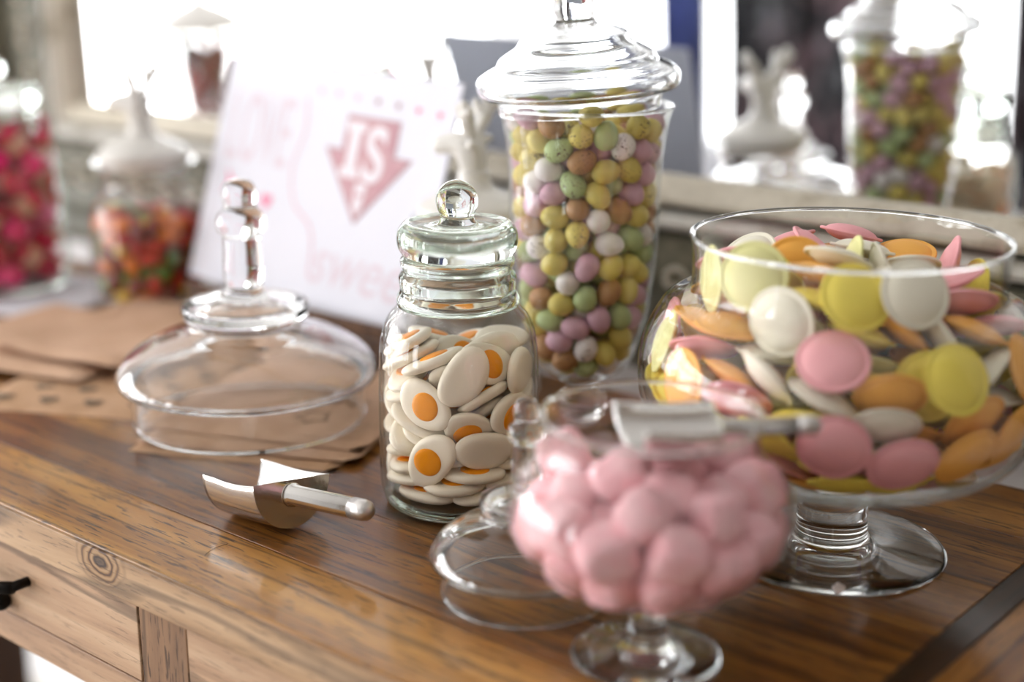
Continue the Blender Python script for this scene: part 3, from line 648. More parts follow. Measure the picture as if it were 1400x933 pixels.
'gum': [[1,233,192,181,49,0,18,-85],[0,60,311,154,99,8,4,6],[0,21,-315,140,100,0,0,7],[1,312,9,224,2,15,-99,-2],[0,-229,148,139,100,0,0,1],[0,-48,-69,140,0,-6,100,0],[0,317,138,304,6,64,77,-4],[1,-309,90,219,83,3,0,-56],[1,-387,-160,255,21,53,40,72],[0,293,-120,140,0,-59,81,0],[1,-53,205,227,5,-60,-79,-6],[1,-127,-316,215,4,99,-12,7],[1,199,-279,219,93,0,0,36],[1,-202,366,241,19,-16,66,-71],[0,134,-405,413,56,70,-20,40],[0,286,-194,298,33,-1,-1,-94],[0,-20,-73,256,7,-99,10,-5],[0,-150,-309,292,93,-2,-8,-37],[0,52,-70,350,3,79,62,2],[1,-203,89,321,35,-4,9,93],[1,-378,3,408,33,73,-15,-58],[0,369,-174,466,64,-54,-28,47],[0,-342,151,511,60,23,-76,-8],[1,-189,-248,369,6,75,-64,10],[1,167,262,346,60,3,-14,-79],[0,-123,219,369,12,45,-88,11],[1,-139,-77,431,3,100,-2,6],[1,94,320,419,6,34,94,-5],[0,-163,225,454,61,-5,15,78],[1,-288,-144,538,57,1,18,-80],[0,282,85,429,97,14,9,16],[1,-160,299,530,97,-5,12,19],[1,-127,-294,525,2,78,-56,-29],[1,318,96,507,0,67,-73,-17],[1,77,329,559,4,16,-8,98],[1,138,-204,423,89,19,8,41],[1,412,29,666,42,-61,45,-50],[1,65,182,614,23,-89,-39,8],[1,284,-221,590,1,-71,51,-48],[1,237,-37,637,36,-3,93,4],[1,-214,242,635,65,-12,2,-75],[1,19,-267,550,86,25,15,42],[0,223,262,670,23,-43,-87,-1],[1,-204,265,714,48,-12,0,-87],[0,-289,-61,651,15,-98,-4,9],[0,28,52,697,23,-97,6,-4],[1,-85,327,764,11,6,-99,6],[0,-344,-41,750,68,17,-4,71],[1,239,241,770,89,5,11,-43],[1,-136,310,866,16,-5,0,-99],[1,-231,-246,717,84,12,32,-42],[1,167,261,870,69,5,-6,72],[0,-67,44,769,44,15,18,-87],[0,-8,-337,636,95,18,23,12],[1,298,-108,785,63,26,-14,-72],[1,49,330,956,5,17,98,6],[1,89,-412,767,70,64,29,-14],[0,310,-293,962,69,-44,-57,-7],[1,-255,38,855,18,-91,35,12],[1,79,-214,712,22,18,14,95],[1,387,149,924,42,-38,-61,56],[1,-396,-121,930,39,-44,-51,63],[1,-201,-248,1091,65,-8,-21,73],[0,160,-215,878,46,53,71,3],[1,-151,265,990,39,-8,-17,90],[0,-113,-284,822,39,17,12,-90],[1,147,-47,859,43,82,29,25],[0,-198,-25,908,21,-97,7,6],[0,-169,-280,896,82,21,1,-53],[1,201,83,1015,21,38,-50,-75],[1,-300,65,1044,96,-15,1,-24],[1,-166,-262,1013,37,23,1,-90],[1,7,6,971,74,33,41,43],[1,124,279,1061,9,-75,-65,6],[0,67,-309,1025,45,19,-3,-87],[0,294,-65,999,46,-43,33,-71]],
'jra': [[1,228,7,222,8,68,73,4],[1,331,309,207,0,-95,32,0],[0,103,473,199,17,-27,29,-90],[0,42,237,200,79,2,58,21],[1,-432,-15,212,5,-2,-71,71],[0,-402,-268,200,38,-50,77,-17],[0,-166,-249,200,19,85,32,36],[0,233,-279,201,50,-74,-16,-41],[0,449,-179,200,71,58,5,-40],[1,79,126,444,71,60,16,34],[1,331,307,476,35,85,-37,-15],[0,-217,432,199,56,6,-34,75],[0,-168,121,198,63,-10,-76,-8],[1,-397,256,242,34,-62,-34,-62],[0,-264,-406,348,38,30,-43,76],[0,-11,-68,200,32,68,11,65],[1,3,-439,211,95,3,1,30],[1,460,10,371,66,-29,16,68],[0,309,57,609,62,64,45,-1],[0,407,258,738,49,-7,77,40],[0,-60,480,373,77,-61,-14,14],[0,-141,256,390,38,-7,-88,29],[1,-413,183,546,50,-21,32,-78],[0,-442,-182,420,8,14,47,-87],[1,-201,-30,422,45,-78,40,20],[1,126,-452,500,5,-79,-10,-61],[1,335,-278,436,32,6,10,94],[1,65,-163,582,29,5,35,-89],[1,83,417,606,60,62,-45,24],[0,-247,417,529,25,37,-89,-7],[0,-131,187,621,4,-50,-29,82],[1,-393,167,816,67,67,-22,-22],[1,-416,-115,674,10,2,-54,-83],[0,-197,-255,521,58,35,-61,41],[0,-109,-473,573,74,43,-21,48],[0,470,-115,645,93,9,13,33],[1,-45,-146,835,37,18,61,67],[1,212,368,859,77,26,13,56],[1,-105,444,777,88,-9,-47,4],[1,-268,333,990,84,-38,9,-38],[0,-458,159,1061,88,24,26,32],[0,-477,-64,938,19,-43,87,17],[1,-245,-344,770,35,-17,58,-72],[1,55,-455,814,2,98,14,11],[1,429,50,872,85,-27,-41,20],[1,73,122,759,35,-14,-92,-11],[1,319,280,1097,8,-82,-56,1],[1,42,419,1057,36,61,-67,-20],[0,-257,-4,1006,72,24,-65,0],[0,-175,450,1187,51,-9,-52,68],[1,-348,-313,1009,20,-38,-61,66],[1,-89,-167,1085,61,-70,-34,16],[1,-29,-466,1052,70,-70,-5,-11],[1,333,-309,762,56,57,-26,54],[1,157,39,1044,52,36,-64,43],[1,337,317,1390,64,38,-61,26],[0,-240,420,1414,20,-30,8,-93],[1,-348,244,1275,88,40,0,-24],[0,-483,-48,1181,55,27,53,-59],[1,-381,-254,1289,61,15,-71,32],[0,202,-145,1288,11,35,87,-33],[0,-197,-441,1262,6,88,45,-14],[1,213,-295,1055,93,4,-10,-36],[0,208,109,1336,58,41,2,-71],[0,471,112,1255,12,-11,-7,-98],[0,127,468,1305,62,-59,21,48],[0,-67,140,1022,19,-65,21,-70],[1,-427,73,1444,37,92,-10,1],[0,-454,-165,1548,32,50,-52,61],[0,-223,-62,1291,29,-31,74,-52],[1,-46,-268,1392,36,54,-76,10],[1,425,-84,1113,36,-93,10,-2],[1,456,-46,1486,69,28,65,16],[1,105,399,1566,80,39,18,42],[1,-36,163,1283,9,-53,83,-11],[1,-132,155,1519,59,42,44,53],[0,-69,-479,1573,8,-61,-50,-61],[0,-215,-120,1534,75,-59,-28,11],[1,204,-419,1309,67,70,12,22],[0,429,-227,1318,42,-66,31,54],[1,67,-56,1550,32,-79,11,52],[0,166,-452,1547,52,-48,-65,29],[0,365,-319,1529,77,-22,-54,-28]],
'jrb': [[0,37,-42,189,10,22,97,8],[0,287,202,189,7,-50,84,-21],[0,43,328,188,28,92,25,14],[0,13,140,188,7,56,81,15],[0,-80,408,199,97,1,-18,16],[0,-252,-107,188,24,16,56,78],[0,-86,-154,188,66,31,27,63],[0,-328,-243,196,76,-5,-16,-63],[0,249,-286,188,41,91,-5,-4],[0,73,-191,200,92,26,20,-20],[0,400,-94,189,47,-31,52,-64],[0,147,58,213,6,44,-56,70],[0,407,94,208,66,54,-52,-5],[0,149,229,191,81,22,28,47],[0,68,148,316,73,21,-36,-55],[0,-151,270,188,16,-11,-29,94],[0,-409,-116,238,9,64,53,-55],[0,-114,85,188,31,-67,62,-27],[0,-200,-310,188,24,74,57,24],[0,101,-398,191,11,17,-56,-80],[0,-32,-319,189,97,12,-6,20],[0,209,-108,188,53,37,45,62],[0,292,23,214,54,60,0,-59],[0,203,154,307,3,-77,-61,17],[0,53,449,305,12,-41,-47,-77],[0,-109,328,310,49,-71,42,-28],[0,-341,223,188,38,83,38,16],[0,-250,74,189,34,-49,-61,52],[0,25,-66,323,41,-40,70,-42],[0,-83,-254,299,91,-14,-10,39],[0,69,-289,308,69,-33,41,-50],[0,265,-364,300,36,-11,83,-42],[0,418,-31,326,13,-21,43,87],[0,183,-43,313,10,-92,-37,-6],[0,399,208,295,88,20,-21,-39],[0,-113,445,418,33,-37,-42,-76],[0,-142,-42,282,60,-79,-9,0],[0,-236,200,284,64,-73,24,1],[0,-382,41,203,19,85,-45,20],[0,-234,-194,302,64,76,10,3],[0,-456,-30,335,47,-51,3,73],[0,379,-242,295,16,-61,4,78],[0,-133,-418,270,18,-20,-94,-23],[0,295,-127,316,58,-27,-76,-13],[0,231,362,241,65,-70,20,-21],[0,281,279,375,3,85,46,-25],[0,114,309,320,10,12,96,23],[0,-64,122,312,0,65,74,-18],[0,-272,348,272,4,-30,61,-74],[0,-386,138,302,21,-3,-38,90],[0,-91,-52,413,84,32,27,36],[0,-9,-170,425,22,-79,-57,2],[0,38,-452,329,61,-59,-32,-42],[0,-214,-405,428,29,-11,-91,27],[0,421,-168,428,34,39,-84,17],[0,141,-54,443,79,-33,-36,38],[0,325,104,363,26,-36,-84,-32],[0,-6,261,402,73,26,15,62],[0,36,77,444,55,-31,-51,59],[0,-376,256,397,92,0,6,40],[0,-293,-71,345,84,-45,-15,-26],[0,-244,-170,465,4,-5,77,63],[0,-317,-328,330,14,92,-36,-4],[0,165,-353,389,45,48,-44,-61],[0,178,-194,331,67,-11,-72,8],[0,313,-15,430,74,-64,5,-19],[0,176,420,381,75,56,3,-34],[0,453,61,431,3,-70,-45,55],[0,1,459,490,39,18,-76,48],[0,-215,69,336,38,-7,68,-63],[0,-225,351,400,65,-46,43,-43],[0,-355,48,410,14,4,74,66],[0,44,-154,554,13,29,-92,22],[0,-169,-276,410,97,-16,-19,-2],[0,-35,-353,391,91,-25,-26,21],[0,241,-392,513,64,-53,37,42],[0,305,-273,433,49,79,-35,-9],[0,153,176,432,86,28,-31,-30],[0,403,209,443,76,-10,-33,-55],[0,-122,300,498,93,4,3,-37],[0,-107,109,460,68,-45,-31,49],[0,-249,179,424,20,-1,67,-72],[0,-270,93,526,3,6,-100,-3],[0,-8,-14,542,16,14,92,-33],[0,-404,-213,412,45,26,75,41],[0,-58,-456,479,12,-6,-98,-16],[0,173,-252,511,87,41,-27,-9],[0,271,-136,490,16,-3,90,-40],[0,284,181,512,63,-50,36,-48],[0,286,359,486,8,-31,-87,37],[0,131,323,479,12,32,94,-9],[0,-49,128,582,3,26,63,73],[0,-306,343,518,93,-14,-13,33],[0,-436,138,504,27,45,-66,-54],[0,-244,-37,496,11,-36,24,-90],[0,-176,-274,555,49,-27,-65,51],[0,98,-415,507,42,-41,-13,80],[0,262,-333,660,16,-27,-31,90],[0,370,-273,568,37,-15,43,-80],[0,137,53,572,64,-16,59,47],[0,452,-70,562,46,62,-27,58],[0,-207,412,626,78,47,40,1],[0,68,209,537,13,94,-28,14],[0,-286,218,574,11,98,12,-13],[0,-403,-37,503,6,63,48,61],[0,-135,-112,574,4,-2,60,-80],[0,-405,-174,547,1,27,95,17],[0,-12,-313,530,83,-41,-9,37],[0,198,-78,618,80,-14,-58,0],[0,293,0,563,31,-26,-35,84],[0,418,74,585,10,14,61,77],[0,239,311,604,90,32,-18,-22],[0,-5,348,577,23,-97,11,3],[0,92,-73,709,23,78,-30,50],[0,-209,155,670,11,76,47,45],[0,-449,107,634,66,36,22,63],[0,-288,4,667,62,-12,-74,-26],[0,-314,-313,554,11,55,-13,-82],[0,-216,-407,609,47,-1,-80,37],[0,-46,-291,659,68,-52,19,-48],[0,297,-170,628,26,20,-59,-74],[0,221,151,628,43,-75,39,-31],[0,402,223,595,51,-70,3,-50],[0,-67,452,672,1,-38,45,-81],[0,33,65,686,44,26,-76,-41],[0,-132,271,632,96,4,-14,-23],[0,-430,-66,655,31,-19,72,59],[0,-131,19,617,93,-19,-32,-6],[0,-274,-131,660,5,25,-39,-89],[0,-29,-451,610,80,55,-4,-24],[0,110,-244,630,27,-33,82,-39],[0,453,84,722,22,-78,58,13],[0,118,445,569,78,-55,28,7],[0,180,283,722,2,-48,-86,18],[0,53,245,673,5,35,88,31],[0,43,274,809,9,97,23,4],[0,-360,291,676,16,42,-85,26],[0,-349,126,729,48,-22,8,-84],[0,-77,141,726,38,-22,54,-72],[0,-399,-233,675,34,-81,45,-17],[0,121,-415,653,86,42,-15,-25],[0,61,-284,756,4,77,64,-3],[0,222,-210,747,15,27,92,26],[0,174,125,754,98,2,-9,-19],[0,326,193,715,39,-63,-51,44],[0,60,420,720,45,27,-57,-63],[0,-129,277,775,49,46,-69,-26],[0,-266,270,777,16,-63,58,-48],[0,-454,99,835,12,-63,67,-37],[0,-32,-131,689,39,82,-37,-19],[0,-187,-286,695,87,-14,-2,-47],[0,31,-461,750,59,79,-12,14],[0,190,-374,768,61,8,2,79],[0,402,-223,700,12,89,43,-3],[0,294,357,746,7,77,-29,56],[0,388,246,835,66,-57,46,15],[0,205,240,854,85,-48,-13,19],[0,-205,415,815,48,-41,-62,-46],[0,176,408,802,40,-64,-8,65],[0,-239,-398,770,1,26,95,16],[0,-133,-15,761,15,-5,93,33],[0,-142,-169,769,38,-15,-53,74],[0,-87,-328,803,26,-41,-87,-8],[0,171,-432,892,24,2,61,-75],[0,354,-15,693,44,16,25,85],[0,309,-102,797,72,45,-43,30],[0,347,59,819,13,-41,-89,15],[0,119,114,905,49,11,-58,64],[0,13,85,827,16,79,-58,-12],[0,-62,420,819,52,-21,-40,72],[0,-452,-102,794,31,-56,-73,25],[0,-42,-53,894,17,-15,97,-3],[0,-308,-209,774,4,60,79,7],[0,-322,-317,879,72,66,-20,-2],[0,-8,-177,828,8,-79,-53,29],[0,455,-95,786,18,-57,68,-44],[0,170,-148,865,0,100,-7,4],[0,456,-23,903,54,-2,-35,-77],[0,-226,303,916,24,4,11,-96],[0,-77,256,906,23,-77,-55,24],[0,-249,82,814,22,36,-62,66],[0,-388,247,864,27,68,59,-34],[0,-291,-52,832,47,88,-1,3],[0,-384,-176,894,21,-24,81,-49],[0,12,-405,875,42,-34,45,-71],[0,309,-337,826,38,-79,23,42],[0,381,-227,874,83,33,-44,4],[0,267,377,922,26,-11,-93,24],[0,422,134,904,32,-86,15,36],[0,48,463,886,73,-40,52,18],[0,83,323,937,52,0,-3,-85],[0,-123,80,867,48,-45,15,-73],[0,-427,-44,926,30,-19,57,-74],[0,-188,-210,892,18,9,45,-87],[0,-216,-88,952,34,15,-66,-66],[0,-64,-299,946,47,37,-39,-70],[0,-151,-438,884,33,-25,-91,-6],[0,140,-282,888,62,-72,6,-31],[0,199,-16,811,68,-37,51,37],[0,259,61,933,60,17,24,75]],
'jrd': [[0,261,-48,202,43,-60,-46,50],[0,199,176,217,31,21,92,-13],[0,-190,182,233,76,-29,-52,-26],[0,-223,-19,201,12,-8,57,-81],[0,-99,-216,201,64,30,28,65],[0,107,-215,209,63,-56,10,-53],[0,257,44,389,27,16,-2,95],[0,-3,263,228,54,6,83,16],[0,-116,264,430,7,-97,-15,18],[0,-252,55,404,88,-40,25,-6],[0,-227,-161,360,57,-73,26,-27],[0,198,-151,383,13,19,77,60],[0,254,-71,558,14,-97,19,5],[0,131,253,420,33,6,-59,74],[0,-67,-46,483,74,-49,42,-17],[0,25,37,209,28,43,36,77],[0,-8,-258,384,73,8,35,57],[0,124,-238,548,22,-21,-66,69],[0,264,143,578,71,33,-59,-23],[0,60,104,534,32,-18,-67,65],[0,-138,275,638,95,-23,9,20],[0,-282,-106,568,64,-12,64,40],[0,-132,-246,545,29,-8,91,-27],[0,316,-32,758,57,-53,-58,25],[0,117,-4,722,64,24,-57,-47],[0,96,288,649,91,4,38,-18],[0,-281,97,618,16,-70,40,-57],[0,-93,-91,691,49,83,25,-8],[0,-14,-312,717,71,66,21,-13],[0,192,-225,746,55,75,7,-36],[0,236,183,782,97,22,-10,4],[0,70,106,904,56,-63,-53,-2],[0,-77,106,741,17,36,-52,76],[0,-293,-56,800,90,-3,-42,13],[0,-208,-232,854,7,94,11,-33],[0,-12,-107,875,75,50,-19,-39],[0,308,62,960,26,-5,83,49],[0,227,253,1006,81,22,50,-23],[0,-286,155,824,53,-13,-51,-67],[0,-316,-131,1021,15,-55,-36,74],[0,42,-330,913,8,23,-43,87],[0,266,-144,919,26,-34,-76,49],[0,329,-110,1108,61,-34,-41,58],[0,74,322,889,42,30,-50,70],[0,-133,297,856,79,46,36,-20],[0,-299,81,1038,6,13,33,93],[0,-145,-276,1044,73,54,23,36],[0,172,-261,1058,20,32,91,19],[0,271,-243,1261,77,-43,-41,22],[0,29,349,1118,14,-4,-71,-69],[0,-182,267,1074,33,54,44,64],[0,-244,-266,1236,53,3,83,18],[0,37,-350,1175,80,53,-29,2],[0,118,-30,1043,91,6,-12,40],[0,301,123,1154,64,-70,-19,25],[0,184,269,1234,92,2,5,39],[0,-4,126,1108,5,-85,18,-49],[0,-308,175,1223,1,32,-92,-21],[0,148,-347,1405,63,-51,-42,-41],[0,332,-30,1303,7,-10,-76,-63],[0,305,168,1361,28,6,-95,14],[0,-352,-58,1206,78,-23,-12,-58],[0,-108,-52,1062,36,84,-10,39],[0,-77,-152,1291,47,22,85,-9],[0,114,-125,1220,80,-32,-37,35],[0,137,-103,1427,52,-73,-37,24],[0,71,65,1321,89,32,4,32],[0,-82,237,1277,34,-21,-44,81],[0,-162,40,1268,11,-39,8,-91],[0,-60,-368,1368,25,76,-43,41],[0,327,-198,1465,27,54,-79,-7],[0,76,336,1391,61,-54,-32,48],[0,-114,369,1475,31,63,-15,69],[0,-310,-153,1403,32,93,17,6],[0,-210,-319,1492,21,-48,35,78],[0,-269,233,1419,22,-14,-96,9],[0,-68,134,1454,64,-56,-48,21],[0,-347,46,1424,96,10,-26,-8]],
'pnk': [[0,400,103,603,1,53,-13,84],[1,424,354,701,37,-20,-42,81],[0,156,389,573,12,-81,-54,-18],[1,-31,205,519,14,-17,-71,67],[1,-281,253,571,17,51,-75,-38],[1,-414,32,568,86,12,15,47],[0,-149,17,519,16,71,-15,66],[1,-128,-248,511,68,-11,14,71],[0,113,-199,506,5,73,-68,9],[2,358,-121,548,22,13,97,-4],[2,325,-337,616,39,5,-65,65],[0,182,88,507,54,-56,-48,40],[2,564,64,783,1,16,67,73],[1,239,534,796,58,-39,60,38],[0,-91,431,625,16,-71,1,-69],[2,-456,309,721,7,44,-74,-50],[1,-517,-155,725,65,-17,65,-37],[0,-274,-192,683,78,-26,-12,55],[0,-357,-411,742,29,2,-67,68],[2,91,-431,588,0,5,-83,-56],[0,163,-143,727,3,17,-98,0],[1,534,-154,720,25,-54,73,-32],[2,107,68,722,16,-8,71,-68],[0,341,99,875,10,-14,-97,-16],[1,163,308,779,3,17,98,12],[2,-92,200,760,0,-46,53,-71],[0,-316,146,835,90,5,-43,8],[2,-347,-88,877,23,-9,97,5],[1,-36,-283,765,63,-43,63,-16],[2,-229,-298,927,79,-14,-15,-57],[2,-128,-463,620,66,18,27,-68],[0,128,-529,801,76,-49,-36,23],[1,425,-374,816,84,-29,-40,-22],[1,98,115,969,70,-25,62,-24],[0,413,298,940,60,77,-20,-4],[0,-13,524,883,49,-32,-41,70],[1,-94,-27,864,46,-28,-83,-11],[1,-562,76,836,61,-23,-67,36],[2,-418,-170,1056,18,-83,50,-16],[1,-29,-199,1041,40,48,76,16],[1,-126,-541,851,55,83,-3,-6],[0,214,-155,956,35,90,26,7],[2,494,-156,947,47,61,38,-52],[0,167,386,1027,28,-73,-61,12],[2,-129,202,1014,40,78,-46,13],[2,-324,469,767,89,-2,-20,40],[2,259,-417,986,68,-36,7,-63],[0,-187,429,995,52,70,-33,37]],
